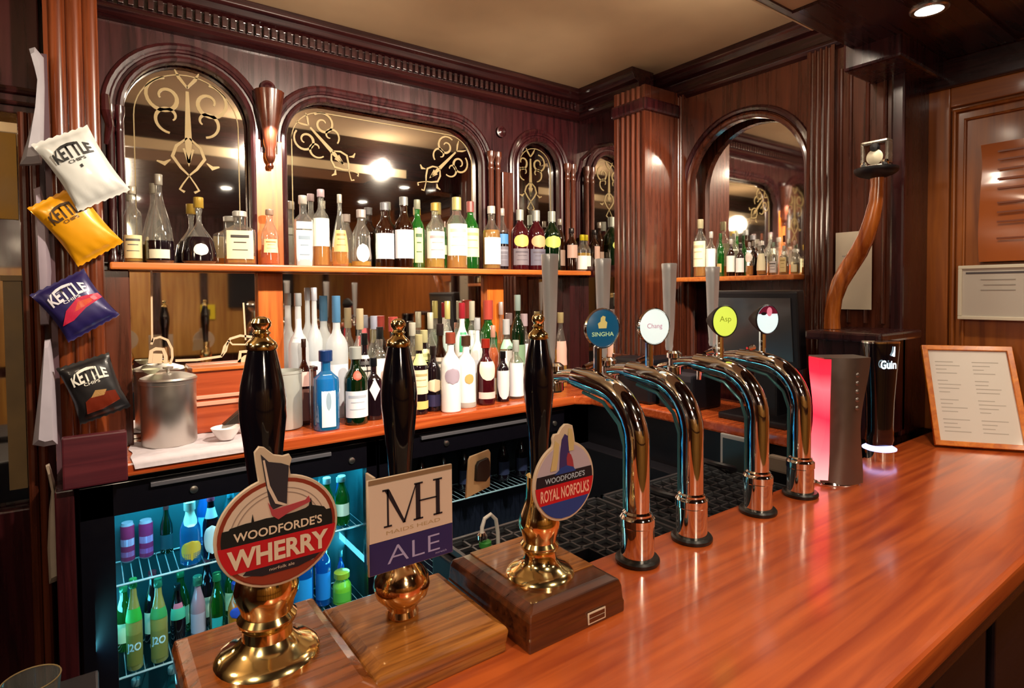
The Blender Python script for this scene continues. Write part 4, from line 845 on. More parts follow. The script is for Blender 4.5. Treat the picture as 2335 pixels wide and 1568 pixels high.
# --- bottles on the worktop
GW = 'bottles on the back bar worktop'
def WT(px, base, top, w, y=None):
    if y is None: y = hz(px, base, ZB).y
    p = hy(px, top, y); q0 = hy(px - w / 2, 800, y); q1 = hy(px + w / 2, 800, y)
    return p.x, y, ZB, p.z - ZB, (q1 - q0).length / 2 * .86
WS = [
 # front row
 (742, 965, 798, 66, 2.17, 'square', 'B', '', 0, ('1e4486', .86, 1, 1.5), [(.05, .70, .68, 'd2e6f2', 'dot', '9ab0c4')], 3, 'sky blue square gin bottle with dark blue cap at the front'),
 (810, 952, 790, 60, 2.19, 'whisky', 'G', '', 0, ('cfd4d0', .84, 1, 1.3), [(.10, .44, .85, 'e6e8f0', 'lines', 'b0b8c8'), (.58, .70, .3, 'd84a34', 'o')], 2, 'dark green gin bottle with white label and a red seal'),
 (851, 945, 815, 38, 2.22, 'square', 'd', '', 0, ('1a1a20', .86, 1, 1.3), [(.32, .68, .8, 'e8e4e8', 't')], 4, 'black bottle with a white pointed label half behind the middle pump'),
 (955, 932, 762, 40, 2.20, 'whisky', 'd', '', 0, ('e4d8a0', .80, 1, 1.3), [(.26, .56, .9, 'e6d8b4', 'lines', 'b0a070'), (.07, .17, .9, 'd8c070'), (.62, .76, .9, 'd4d890')], 2, 'dark bottle with stacked cream labels right of the middle pump'),
 (987, 930, 788, 36, 2.22, 'wine', 'd', '', 0, ('2a1c1c', .86, 1, 1.2), [(.30, .50, .8, 'e4d4b4', 'o'), (.08, .26, .8, '2c284c')], 2, 'black bottle with a round parchment seal low on its front'),
 (1023, 928, 757, 46, 2.17, 'spirit', 'w', '', 0, ('b0503c', .86, 1, 1.5), [(.36, .56, .6, 'a898a8', 'o')], 2, 'white rum bottle with mauve disc and reddish cap'),
 (1062, 922, 765, 44, 2.20, 'spirit', 'w', '', 0, ('5a3c28', .86, 1, 1.4), [(.34, .48, .35, 'c8a060', 'o'), (0.01, .08, 1.0, 'a8a49c')], 2, 'white bottle with a small gold emblem and brown cap'),
 (1107, 912, 772, 40, 2.20, 'whisky', 'r', '', 0, ('b83020', .86, 1, 1.3), [(.38, .66, .8, 'ecdcc8', 'v'), (.10, .20, .9, 'e0c8c0')], 2, 'dark red bottle with a cream shield label and red cap'),
 (1146, 908, 800, 28, 2.21, 'wine', 'd', '', 0, ('1a1414', .86, 1, 1.3), [(.06, .62, .85, 'e8e0e4', 'v')], 2, 'short dark bottle with a tall white arched label'),
 (1176, 900, 775, 32, 2.23, 'spirit', 'c', '', 0, ('e8f0e8', .80, 1, 1.3), [(.05, .62, .95, 'f0eef4')], 2, 'bottle with full white label just left of the right pump'),
 # middle row
 (692, 870, 772, 28, 2.30, 'square', 'b', 'o', .8, ('3a1c10', .9, 1, 1.2), [(.45, .62, .9, 'f0c4bc'), (.05, .42, .8, '7a5248')], 4, 'short brown bottle with a pink band on the worktop left end'),
 (835, 900, 760, 40, 2.27, 'spirit', 'd', '', 0, ('181818', .86, 1, 1.3), [(.30, .74, .9, 'e8e2dc', 'lines', '3a3638')], 2, 'dark bottle with a black and white label behind the green gin'),
 (866, 900, 745, 36, 2.32, 'square', 'c', '', 0, ('222222', .86, 1, 1.3), [(.20, .64, .9, 'eee6e0', 'dot', 'b09890')], 4, 'clear bottle with a white portrait label left of the middle pump'),
 (967, 890, 752, 36, 2.29, 'spirit', 'd', '', 0, ('e8e0a8', .84, 1, 1.5), [(.40, .76, .9, 'dcd8a0', 'lines', 'a8b070')], 2, 'bottle with a pale green-yellow label behind the stacked labels'),
 (1003, 890, 738, 34, 2.29, 'whisky', 'b', '', 0, ('3a2a2a', .86, 1, 1.3), [(.30, .60, .85, 'c8b8a8', 'lines')], 2, 'brown bottle with a beige label behind the white rum'),
 (1088, 885, 725, 32, 2.30, 'vodka', 'w', '', 0, ('e6eaf0', .86, 1, 1.4), [(.25, .50, .8, 'd8dce6')], 2, 'pale white bottle behind the shield label'),
 (1130, 880, 742, 26, 2.25, 'spirit', 'c', 'o', .70, ('f0b098', .84, 1, 1.3), [(.08, .3, .9, 'c8b090')], 2, 'clear bottle of orange liqueur with a peach cap'),
 (1165, 880, 728, 34, 2.27, 'spirit', 'c', '', 0, ('ececf0', .80, 1, 1.4), [(.08, .60, .9, 'f0f0ec'), (.62, .74, .9, 'a8d0b8')], 2, 'clear bottle with a white capsule and pale green neck label'),
 # back row
 (680, 860, 668, 54, 2.36, 'vodka', 'f', '', 0, ('c0c4c8', .90, 1, 1.2), [(.62, .80, .6, 'd8dce0')], 2, 'frosted clear vodka bottle, leftmost of the tall back row'),
 (720, 860, 655, 66, 2.37, 'vodka', 'f', '', 0, ('e2e6f4', .90, 1, 1.25), [(.10, .44, .7, 'f2f2f8')], 2, 'tallest frosted white vodka bottle with an all white cap'),
 (766, 860, 674, 66, 2.36, 'vodka', 'f', '', 0, ('6aa8dc', .78, 1, 1.2), [(.10, .44, .8, 'e4e8f4')], 2, 'frosted white vodka bottle with a light blue neck'),
 (820, 860, 703, 38, 2.37, 'whisky', 'c', 'a', .5, ('ecd8b0', .80, 1, 1.4), [(.2, .55, .9, 'dcc8b0', 'lines')], 2, 'clear whisky bottle with a cream wooden stopper in the back row'),
 (854, 860, 720, 34, 2.38, 'spirit', 'c', '', 0, ('cdd2ea', .86, 1, 1.5), [(.2, .55, .9, 'c0c4c8', 'lines')], 2, 'clear bottle with a pale lilac cap in the back row'),
 (896, 860, 722, 40, 2.37, 'wine', 'b', '', 0, ('d85850', .84, 1, 1.6), [(.3, .6, .9, 'c8b890')], 2, 'bottle with a coral red cap right behind the middle pump'),
 (940, 860, 735, 32, 2.38, 'spirit', 'c', 'a', .5, ('ecead8', .84, 1, 1.5), [(.3, .6, .9, 'd8c8a0')], 2, 'bottle with a white cap left of the till reflection'),
 (981, 860, 712, 30, 2.38, 'spirit', 'c', 'a', .4, ('ece8d0', .82, 1, 1.4), [(.3, .6, .9, 'd0c0a0')], 2, 'bottle with an ivory cap left of the green and red capped ones'),
 (1020, 860, 686, 28, 2.38, 'wine', 'c', 'g', .5, ('e8dc88', .82, 1, 1.3), [(.5, .7, .8, 'b8ccc8')], 2, 'bottle with a pale yellow cap in the back row'),
 (1050, 860, 690, 34, 2.37, 'spirit', 'w', '', 0, ('c83040', .84, 1, 1.3), [(.5, .7, .5, '3a9a6a')], 2, 'white bottle with a crimson cap and green mark in the back row'),
 (1076, 860, 686, 26, 2.38, 'wine', 'c', '', 0, ('e8e4cc', .80, 1, 1.3), [(.5, .7, .8, 'c8d4d4')], 2, 'slim bottle with a long ivory foil in the back row'),
 (1106, 860, 684, 40, 2.37, 'wine', 'g', '', 0, ('e05a4c', .80, 1, 1.4), [(.4, .6, .7, '1a5a2c')], 2, 'bright green bottle with a salmon red foil in the back row'),
 (1143, 860, 688, 34, 2.385, 'cone', 'c', 'g', .55, ('d8c0b8', .86, 1, 1.3), [(.2, .35, .8, 'a8a858')], 2, 'conical clear bottle of yellow-green liqueur in the back row'),
 (1169, 860, 672, 32, 2.37, 'wine', 'G', '', 0, ('b8cfc8', .84, 1, 1.2), [(.3, .5, .8, '7a9a7a')], 2, 'tall dark green bottle with a silvery cap, next to the right pump'),
 (1196, 860, 715, 34, 2.37, 'spirit', 'c', 'g', .4, ('e0c8d0', .84, 1, 1.3), [(.4, .62, .9, 'dcccdc')], 2, 'clear bottle with a lilac label hidden partly by the right pump'),
 (1278, 862, 712, 26, 2.34, 'bowling', 'c', 'g', .5, ('d8c48c', .86, 1, 1.4), [(.30, .62, .8, 'dcb4a4')], 2, 'small bottle with a pinkish label right of the right pump'),
]
for (px, base, top, w, yy, pf, g, lq, fl, cp, lb, ex, lab) in WS:
    x, y, z, h, r = WT(px, base, top, w, yy)
    bottle('spirit_bottle', lab, x, y, z, h, min(.045, r), pf, g, lq, fl, cp, lb, ex, group=GW)
# ================================================================== BOTTLE COOLERS
def cooler(x0, x1, label, lit):
    t = thing('bottle_cooler', label, 'fridge', ((x0 + x1) / 2, 2.28, 0))
    w = (x1 - x0) / 2; yb, yf = .165, -.10        # back / carcass front
    c = B(); c.box(-w, w, yf, yb, 0.0, .10).box(-w, w, yf, yb, 1.0, 1.045).box(-w, -w + .02, yf, yb, .10, 1.0).box(w - .02, w, yf, yb, .10, 1.0).box(-w, w, yb - .02, yb, .10, 1.0)
    obj('cabinet', c.me(bevel=.002), M_navyfr, t)
    ln = B().box(-w + .021, w - .021, yb - .026, yb - .021, .10, .99).box(-w + .021, -w + .024, yf + .03, yb - .026, .10, .99).box(w - .024, w - .021, yf + .03, yb - .026, .10, .99).box(-w + .021, w - .021, yf + .03, yb - .026, .10, .104)
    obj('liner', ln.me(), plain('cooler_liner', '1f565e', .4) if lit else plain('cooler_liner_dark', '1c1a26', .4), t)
    s = 0
    while s * .5 < 1:
        break
    # door: frame, handle rail, pane
    f = B(); z0, z1 = .10, 1.035; yd0, yd1 = yf - .045, yf - .003; fr = .085; ft = .10
    f.box(-w, -w + fr, yd0, yd1, z0, z1).box(w - fr * .5, w, yd0, yd1, z0, z1).box(-w, w, yd0, yd1, z1 - ft, z1).box(-w, w, yd0, yd1, z0, z0 + .05)
    d = obj('door', f.me(bevel=.002), M_navyfr, t)
    obj('glass_pane', B().box(-w + fr, w - fr * .5, yd0 + .018, yd0 + .022, z0 + .05, z1 - ft).me(), clear('cooler_door_glass', 'eefaff', .05), d)
    obj('handle_rail', B().box(-w + .18, w - .18, yd0 - .010, yd0, z1 - .028, z1 - .014).me(bevel=.002), plain('rail_metal', '77757c', .3, .6), d)
    obj('lock', B().lathe([(.012, 0), (.012, .004), (.006, .006), (0, .006)], 12).me(True, xf=Matrix.Translation((-w + .30, yd0, z1 - .062)) @ WA(0)), M_steel, d)
    obj('lock', B().lathe([(.012, 0), (.012, .004), (.006, .006), (0, .006)], 12).me(True, xf=Matrix.Translation((w - .10, yd0, z1 - .062)) @ WA(0)), M_steel, d)
    for k, z in enumerate((.385, .685)):
        g = B(); g.tube([(-w + .026, yf + .035, z), (w - .026, yf + .035, z)], .004, 6).tube([(-w + .026, yb - .03, z), (w - .026, yb - .03, z)], .003, 6)
        n = 34
        for i in range(n + 1):
            xx = -w + .03 + (2 * w - .06) * i / n; g.tube([(xx, yf + .035, z + .003), (xx, yb - .03, z + .003)], .0016, 4)
        obj('wire_shelf', g.me(True), plain('shelf_wire', 'd0dcde', .3, .5), t)
    if lit:
        obj('light_strip', B().box(-w + .05, w - .05, yf + .03, yf + .045, .985, .995).me(), plain('cooler_lamp', (.25, .9, 1), .5, emis=8), t)
        L_ = bpy.data.lights.new('cooler_light', 'AREA'); L_.shape = 'RECTANGLE'; L_.size = 2 * w - .1; L_.size_y = .06; L_.energy = 4; L_.color = (.16, .82, 1)
        lo = bpy.data.objects.new('cooler_light', L_); COL.objects.link(lo); lo.parent = t; lo.location = (0, yf + .055, .975); lo.rotation_euler = (.5, 0, 0)
        L2 = bpy.data.lights.new('cooler_light', 'AREA'); L2.shape = 'RECTANGLE'; L2.size = .03; L2.size_y = .8; L2.energy = 1.0; L2.color = (.16, .8, 1)
        for sx in (-1, 1):
            lo = bpy.data.objects.new('cooler_light', L2); COL.objects.link(lo); lo.parent = t; lo.location = (sx * (w - .03), yf + .04, .55); lo.rotation_euler = (0, sx * PI / 2, 0)
    return t
cooler(-.035, .895, 'black bottle cooler with a lit blue-green glass door', True)
cooler(.905, 1.90, 'black bottle cooler with an unlit dark glass door', False)
GC = 'drinks in the lit cooler'
CBASE = {(290, 0): 1265, (332, 0): 1258, (378, 0): 1262, (432, 0): 1292, (480, 0): 1285, (303, 1): 1528, (360, 1): 1518, (404, 1): 1470, (450, 1): 1462, (494, 1): 1455}
def CL(px, zb, top, w, y=2.26):
    k = (px, 0 if zb > .6 else 1)
    if k in CBASE: y = min(2.375, max(2.235, hz(px, CBASE[k], zb).y))
    p = hy(px, top, y); q0 = hy(px - w / 2, top, y); q1 = hy(px + w / 2, top, y); return min(p.x, .795), y, zb, p.z - zb, (q1 - q0).length / 2 * .85
Z1, Z2, Z3 = .690, .390, .105
CS = [
 (290, Z1, 1190, 36, 'can', 'p', None, [(.05, .93, 1.1, 'b81c48'), (.42, .6, .9, 'e8a8c8'), (.15, .28, .9, 'd86a9a')], 'crimson and pink can, left one of two on the cooler top shelf', 2.24),
 (332, Z1, 1184, 36, 'can', 'p', None, [(.05, .93, 1.1, 'b01a50'), (.42, .6, .9, 'd890c0'), (.15, .28, .9, 'c8589a')], 'crimson and pink can, right one of two on the cooler top shelf', 2.24),
 (378, Z1, 1150, 34, 'beer', 'G', ('7a3030', .9, 1, 1.2), [(.1, .4, .9, '1a3a44')], 'dark beer bottle right of the pink cans', 2.26),
 (432, Z1, 1142, 56, 'beer', 'B', ('e8f4e8', .86, 1, 1.4), [(.62, .86, .95, 'e6f4e0', 'v'), (.08, .40, .8, 'e8b83c', 'o'), (.08, .20, .9, '1c5a80')], 'blue glass beer bottle with a white shield neck and yellow round label', 2.20),
 (480, Z1, 1130, 46, 'beer', 'd', ('d04a70', .92, 1, 1.2), [(.10, .56, .75, 'e8f6fa', 'o'), (.66, .82, .9, 'c8d8f0')], 'dark bottle with a big white round label in the cooler', 2.21),
 (525, Z1, 1120, 40, 'beer', 't', ('3aa8c0', .9, 1, 1.2), [(.15, .5, .8, 'a8e0e0')], 'teal bottle behind the left pump clip', 2.24),
 (572, Z1, 1110, 38, 'beer', 'u', ('e0f0f0', .9, 1, 1.2), [(.15, .5, .8, '58c8e0')], 'blue bottle behind the left pump clip', 2.26),
 (700, Z1, 1100, 40, 'beer', 't', ('f4fafa', .88, 1, 1.4), [(.15, .5, .8, 'd8f0f0')], 'teal bottle with a white cap right of the left pump clip', 2.24),
 (745, Z1, 1088, 38, 'beer', 'g', ('f4fafa', .88, 1, 1.4), [(.2, .45, .8, 'e8f4d8')], 'green bottle with a white cap, left one of the green pair', 2.24),
 (788, Z1, 1082, 38, 'beer', 'g', ('e8f8f0', .88, 1, 1.4), [(.2, .45, .8, 'f0f8e0')], 'green bottle with a white cap beside the middle pump clip', 2.25),
 (875, Z1, 1075, 38, 'beer', 'u', ('e8f8f0', .88, 1, 1.4), [(.2, .45, .8, 'b0e0f0')], 'blue bottle behind the square pump clip', 2.25),
 (303, Z2, 1318, 44, 'beer', 'j', ('2ec060', .90, 1, 1.3), [(.54, .68, 1, '3cc040'), (.06, .40, .75, '8a8038')], 'fruit juice bottle with green band and big white figures, left one', 2.20),
 (360, Z2, 1318, 46, 'beer', 'j', ('38b088', .90, 1, 1.3), [(.54, .66, 1, '46a858'), (.06, .40, .75, '8e8440')], 'fruit juice bottle with green band and big white figures, right one', 2.20),
 (404, Z2, 1330, 40, 'beer', 'd', ('1a3a40', .9, 1, 1.2), [(.44, .62, .9, '58c8a0'), (.62, .70, .6, 'e07890')], 'dark bottle with a mint and pink label in the cooler', 2.24),
 (450, Z2, 1312, 40, 'beer', 'p', ('66d0a8', .86, 1, 1.5), [(.15, .45, .8, 'c8b0c0')], 'pale pink soda bottle with a mint cap', 2.23),
 (494, Z2, 1305, 42, 'beer', 'g', ('38c078', .88, 1, 1.4), [(.15, .35, .5, '3cc8c8')], 'green bottle left of the orange one in the cooler', 2.23),
 (540, Z2, 1325, 50, 'beer', 'o', ('3850b8', .88, 1, 1.5), [(.44, .62, .6, '3a56c8', 'o'), (.1, .36, .6, 'f09a40')], 'orange soda bottle with a blue badge in the cooler', 2.20),
 (588, Z2, 1310, 40, 'beer', 'u', ('2a80c8', .9, 1, 1.3), [(.15, .45, .8, '3aa0e0')], 'blue soda bottle behind the left pump pillar', 2.24),
 (690, Z2, 1230, 50, 'wine', 'u', ('30b8e0', .86, 1, 1.4), [(.1, .5, .8, '2a9ae0')], 'tall blue bottle between the left and middle pump, left one', 2.24),
 (735, Z2, 1225, 40, 'wine', 'u', ('38c0e8', .86, 1, 1.4), [(.1, .5, .8, '2488d8')], 'tall blue bottle between the left and middle pump, right one', 2.26),
 (778, Z2, 1300, 46, 'beer', 'l', ('e8ec40', .80, 1, 1.9), [(.1, .4, .8, '70c040')], 'lime bottle with a big yellow cap between the pumps', 2.235),
 (860, Z2, 1240, 50, 'wine', 'u', ('48c0d8', .86, 1, 1.4), [(.1, .5, .8, '58b8d8')], 'blue bottle left of the middle pump bulb', 2.24),
]
for (px, zb, top, w, pf, g, cp, lb, lab, yy) in CS:
    x, y, z, h, r = CL(px, zb, top, w, yy)
    t = bottle('drink_can' if pf == 'can' else 'drink_bottle', lab, x, y, z + .006, h - .006, min(.04, r), pf, g, '', 0, cp, lb, 2, ang=math.atan2(-y, -x + .0), group=GC, cat='can' if pf == 'can' else 'bottle')
    if 'big white figures' in lab:
        m = text('J2O', .034, width=.044, bold=.03); rr = min(.04, r) + .002
        for v in m.vertices:
            a = v.co.x / rr; v.co = Vector((rr * math.cos(a), rr * math.sin(a), v.co.y + .075))
        obj('lettering', m, cm('d8f0f4'), t)
# second row of drinks standing at the back of the lit cooler
for zb in (Z1, Z2):
    for i in range(9):
        X, Y = .075 + i * .085, 2.375
        if any(abs(Z - zb) < .03 and math.hypot(X - a, Y - b_) < R + .031 for (a, b_, Z, R) in PLACED): continue
        k = (i * 2 + (zb < .5)) % 4
        bottle('drink_bottle', ['teal', 'green', 'blue', 'dark'][k] + ' glass bottle at the back of the ' + ('top' if zb > .5 else 'middle') + ' shelf, ' + ['first', 'second', 'third', 'fourth', 'fifth', 'sixth', 'seventh', 'eighth', 'ninth'][i] + ' place from the left', X, Y, zb + .006, .21 + .012 * k, .028, 'beer', 'tgud'[k], '', 0, (['e8f4f4', '30b070', 'c8e4f0', 'b04050'][k], .9, 1, 1.2), [(.15, .45, .8, ['a8e0e0', 'e0ecb8', '58b0e0', 'd8d0b0'][k])], 2, group=GC)
# back fill of the bottom shelf
for i in range(7):
    bottle('drink_bottle', ['first', 'second', 'third', 'fourth', 'fifth', 'sixth', 'seventh'][i] + ' bottle from the left on the bottom shelf of the lit cooler', .10 + i * .105, 2.29, Z3 + .003, .22, .03, 'beer', 't', '', 0, ('a8c8c8', .9, 1, 1.2), [(.15, .45, .8, '7aa8b0')], 2, group='bottles on the cooler bottom shelf')
for i in range(7):
    bottle('drink_bottle', ['first', 'second', 'third', 'fourth', 'fifth', 'sixth', 'seventh'][i] + ' dim bottle from the left in the unlit cooler', 1.06 + i * .11, 2.30, Z1 + .006, .21, .03, 'beer', 'd', '', 0, ('44424c', .9, 1, 1.2), [(.15, .45, .8, '34304a')], 2, group='bottles in the dark cooler')

# ================================================================== THINGS ON THE BACK BAR
def pot(name, label, x, y, r, h, lid=True, mat=None):
    t = thing(name, label, 'pot', (x, y, ZB + .004)); mat = mat or M_alu
    obj('body', B().lathe([(r * .96, 0), (r, .006), (r, h - .012), (r * 1.03, h - .010), (r * 1.03, h), (r * .97, h), (r * .96, .01), (0, .008)], 40).me(True), mat, t)
    if lid:
        obj('lid', B().lathe([(r * 1.04, h), (r * 1.05, h + .004), (r * 1.0, h + .010), (r * .6, h + .022), (r * .2, h + .026), (0, h + .026)], 40).me(True), mat, t)
        obj('lid_knob', B().lathe([(.006, h + .026), (.006, h + .034), (.016, h + .038), (.016, h + .044), (0, h + .046)], 16).me(True), mat, t)
    return t
pot('metal_pot', 'tall dull aluminium pot with a lid, left end of the worktop', .215, 2.285, .083, .215)
t = pot('metal_pot', 'pale grey metal ice bucket without a lid behind the left pump', .594, 2.275, .060, .215, False, plain('pale_bucket', 'b8bab4', .4, .3, noise=.06))
def bowl(name, label, x, y, z, r, h, mat):
    o = obj(name, B().lathe([(r * .45, 0), (r * .5, .003), (r * .75, h * .45), (r, h), (r * .96, h), (r * .70, h * .5), (r * .4, .006), (0, .006)], 32).me(True), mat, None, (x, y, z)); return tag(o, label, 'bowl')
bowl('small_bowl', 'small white bowl on the white cloth beside the left pump', .375, 2.20, ZB + .008, .048, .042, plain('white_china', 'e8e0dc', .25, coat=.3))
bowl('small_bowl', 'small pale dish standing on the lid of the aluminium pot', .165, 2.27, 1.345, .028, .016, plain('greenish_china', 'b8b89a', .3, coat=.3))
# cloth / marble-look mat, draping a little over the edge
vs = []; fs = []; nx, ny = 30, 14
for j in range(ny + 1):
    for i in range(nx + 1):
        X = .10 + .42 * i / nx; Y = 2.36 - .262 * j / ny; Z = ZB + .003 + .0015 * math.sin(i * 1.3) * math.cos(j * 1.7)
        if j >= ny - 2: Y = 2.096 - .0015 * (j == ny); Z = ZB + .003 - .012 * (j - ny + 2)
        vs.append((X + .004 * math.sin(j), Y, Z))
for j in range(ny):
    for i in range(nx): a = j * (nx + 1) + i; fs.append((a, a + nx + 1, a + nx + 2, a + 1))
o = obj('folded_cloth', me_from(vs, fs, True), M_linen); tag(o, 'lilac-white cloth spread on the worktop under pot and bowl', 'cloth')
# stepped wooden riser behind the bowl
t = thing('wooden_riser', 'red-brown wooden box riser with shelf lines behind the bowl', 'wooden box', (.415, 2.39, ZB + .004))
obj('box', B().box(-.115, .125, -.03, .045, 0, .225).me(bevel=.004), wood('riser_wood', '8a3418', 'b85228', 'x', .35, .3), t)
obj('top_edge', B().box(-.12, .13, -.04, .047, .225, .240).me(bevel=.003), M_shelf, t)
obj('lip', B().box(-.115, .125, -.038, -.03, .10, .115).box(-.115, .125, -.038, -.03, .125, .138).me(bevel=.002), plain('riser_lip', 'd89a80', .4), t)
pa, pb, pc = hy(508, 925, 2.22), hy(552, 862, 2.22), hy(556, 930, 2.22)
o = obj('dark_scoop', B().prism([(pa.x, ZB + .05), (pb.x + .03, ZB + .125), (pb.x + .05, ZB + .05)], 2.225, 2.26, 'y').me(bevel=.004), plain('dark_umber', '241a14', .4)); tag(o, 'dark wedge-shaped scoop behind the white bowl', 'scoop')
t = thing('wooden_rack', 'dark brown wooden rack side between bucket and blue gin', 'rack', (.680, 2.21, ZB))
obj('side', B().box(-.006, .006, -.02, .02, 0, .22).me(bevel=.003), M_mah, t); obj('top', B().box(-.008, .010, -.024, .024, .22, .235).me(bevel=.003), M_dark, t)
# ------------------------------------------------------------------ till and machines by the arch
t = thing('till', 'black touchscreen till standing under the round arch', 'till', (2.18, 1.25, ZB))
sm = Matrix.Translation((-.13, 0, .36)) @ Matrix.Rotation(-.10, 4, 'Y')
obj('screen_housing', B().box(-.02, .03, -.18, .18, -.14, .145).me(bevel=.008, xf=sm), M_blkm, t)
obj('screen', B().box(-.023, -.019, -.155, .155, -.11, .12).me(xf=sm), plain('till_screen', '45484a', .18, coat=.5), t)
obj('stand', B().box(-.06, .08, -.05, .05, .0, .26).me(bevel=.01), M_blkm, t)
obj('base', B().box(-.16, .12, -.14, .14, 0, .025).me(bevel=.006), M_blkm, t)
t = thing('receipt_printer', 'black printer with grey flap left of the till', 'printer', (2.12, 1.60, ZB))
obj('case', B().box(-.10, .10, -.09, .09, 0, .15).me(bevel=.012), M_blkm, t); obj('flap', B().box(-.103, -.02, -.08, .08, .12, .152).me(bevel=.004), plain('dark_grey', '333138', .4), t)
t = thing('coffee_machine', 'low black machine with chrome fittings behind the beer taps', 'machine', (2.12, 1.83, ZB))
obj('case', B().box(-.12, .12, -.11, .11, 0, .20).me(bevel=.014), M_blkm, t)
obj('chrome_knob', B().tube([(-.12, -.04, .14), (-.15, -.04, .14)], .016, 12).me(True), M_chrome, t)
obj('chrome_spout', B().tube([(-.12, .04, .15), (-.16, .04, .15), (-.165, .04, .10)], .008, 10).me(True), M_chrome, t)
t = thing('card_terminal', 'grey tablet in a pale frame leaning below the till', 'card terminal', (1.93, 1.225, .87))
obj('frame', B().box(-.012, .0, -.085, .085, 0, .20).me(bevel=.004), M_ltgrey, t); obj('display', B().box(-.015, -.011, -.072, .072, .016, .185).me(), plain('slate_screen', '2c3436', .3), t)
t = thing('card_terminal', 'small beige card reader beside the grey tablet', 'card terminal', (1.93, 1.06, .98))
obj('case', B().box(-.03, .0, -.05, .05, 0, .055).me(bevel=.008), plain('beige_plastic', '8c7e70', .5), t)
struct('wall_right', B().box(1.90, 1.985, .98, 2.10, 0, .865).me(bevel=.004), M_blkm, label='low black equipment shelf below the till')
# work surface behind the bar: rack, drip mat
struct('wall_front', B().box(.72, 1.90, .84, 1.36, 0, .93).me(bevel=.006), M_blkm, label='black service well behind the bar')
t = thing('drip_mat', 'black rubber honeycomb drip mat behind the right beer pump', 'drip mat', (1.02, 1.13, .932))
b = B()
for i in range(13):
    b.box(-.27 + i * .045 - .003, -.27 + i * .045 + .003, -.20, .20, .004, .014)
for j in range(10): b.box(-.27, .27, -.2 + j * .044 - .003, -.2 + j * .044 + .003, .004, .014)
b.box(-.28, .28, -.21, -.2, 0, .02).box(-.28, .28, .2, .21, 0, .02).box(-.28, -.27, -.21, .21, 0, .02).box(.27, .28, -.21, .21, 0, .02)
obj('mesh', b.me(), plain('mat_grey_black', '4a4c50', .3, .4), t); obj('tray', B().box(-.28, .28, -.21, .21, 0, .003).me(), M_blkm, t)
t = thing('drip_mat', 'black mesh drip mat further along behind the second and third taps', 'drip mat', (1.60, 1.13, .932))
obj('mesh', b.me(), plain('mat_grey_black', ''), t); obj('tray', B().box(-.28, .28, -.21, .21, 0, .003).me(), M_blkm, t)
t = thing('tool_caddy', 'black open box on the service well left of the first beer tap', 'caddy', (.81, .885, .932))
obj('box', B().box(-.06, .06, -.035, .035, 0, .004).box(-.06, -.056, -.035, .035, 0, .12).box(.056, .06, -.035, .035, 0, .12).box(-.06, .06, -.035, -.031, 0, .12).box(-.06, .06, .031, .035, 0, .12).me(bevel=.001), M_blkm, t)
for i, (px, py) in enumerate(((1515, 1165), (1640, 1095))):
    p = hz(px, py, .95); t = thing('black_hose', ['coiled black hose between the first two beer taps', 'coiled black hose behind the third beer tap'][i], 'hose', (p.x, p.y, .958))
    obj('coil', B().tube([(.05 * math.cos(a * .5), .05 * math.sin(a * .5), .012 + .05 * abs(math.sin(a * .25))) for a in range(16)], .010, 8).me(True), M_blkm, t)
p = hz(1125, 1225, .98)
t = thing('washer_tap', 'curved white water spout with a green knob left of the right pump', 'tap', (p.x - .02, p.y, .93))
obj('spout', B().tube([(.035, 0, 0), (.034, 0, .06), (.028, 0, .095), (.012, 0, .112), (-.006, 0, .105), (-.014, 0, .085), (-.015, 0, .07)], .005, 10).me(True), M_white, t)
obj('knob', B().lathe([(.012, .03), (.016, .034), (.016, .046), (.010, .05)], 14, 2, (-.005, 0, 0)).me(True), plain('green_knob', '3a8a3a', .4), t)
obj('collar', B().lathe([(.010, .052), (.013, .056), (.013, .066), (.008, .072)], 14, 2, (-.014, 0, 0)).me(True), M_chrome, t)
struct('wall_front', B().box(.12, .72, .95, 1.30, 0, .80).me(bevel=.006), M_blkm, label='dark low under-bar cabinet behind the beer pumps')
# tumbler rim at the lower left corner
p = hz(70, 1553, .98)
t = thing('glass_tumbler', 'clear glass whose rim shows in the bottom left corner', 'glass', (p.x, p.y, .862))
obj('glass', B().lathe([(.028, 0), (.030, .004), (.040, .12), (.0385, .12), (.028, .008), (0, .008)], 32).me(True), G_CLEAR, t)
obj('rim', B().tube([(.0395 * math.cos(a * PI / 16), .0395 * math.sin(a * PI / 16), .1205) for a in range(33)], .0012, 6, False).me(True), M_gold, t)
struct('trim_8', B().box(-1.2, .0, .98, 1.42, 0, .86).me(bevel=.005), M_blkm, label='black low counter below the glass tumbler')

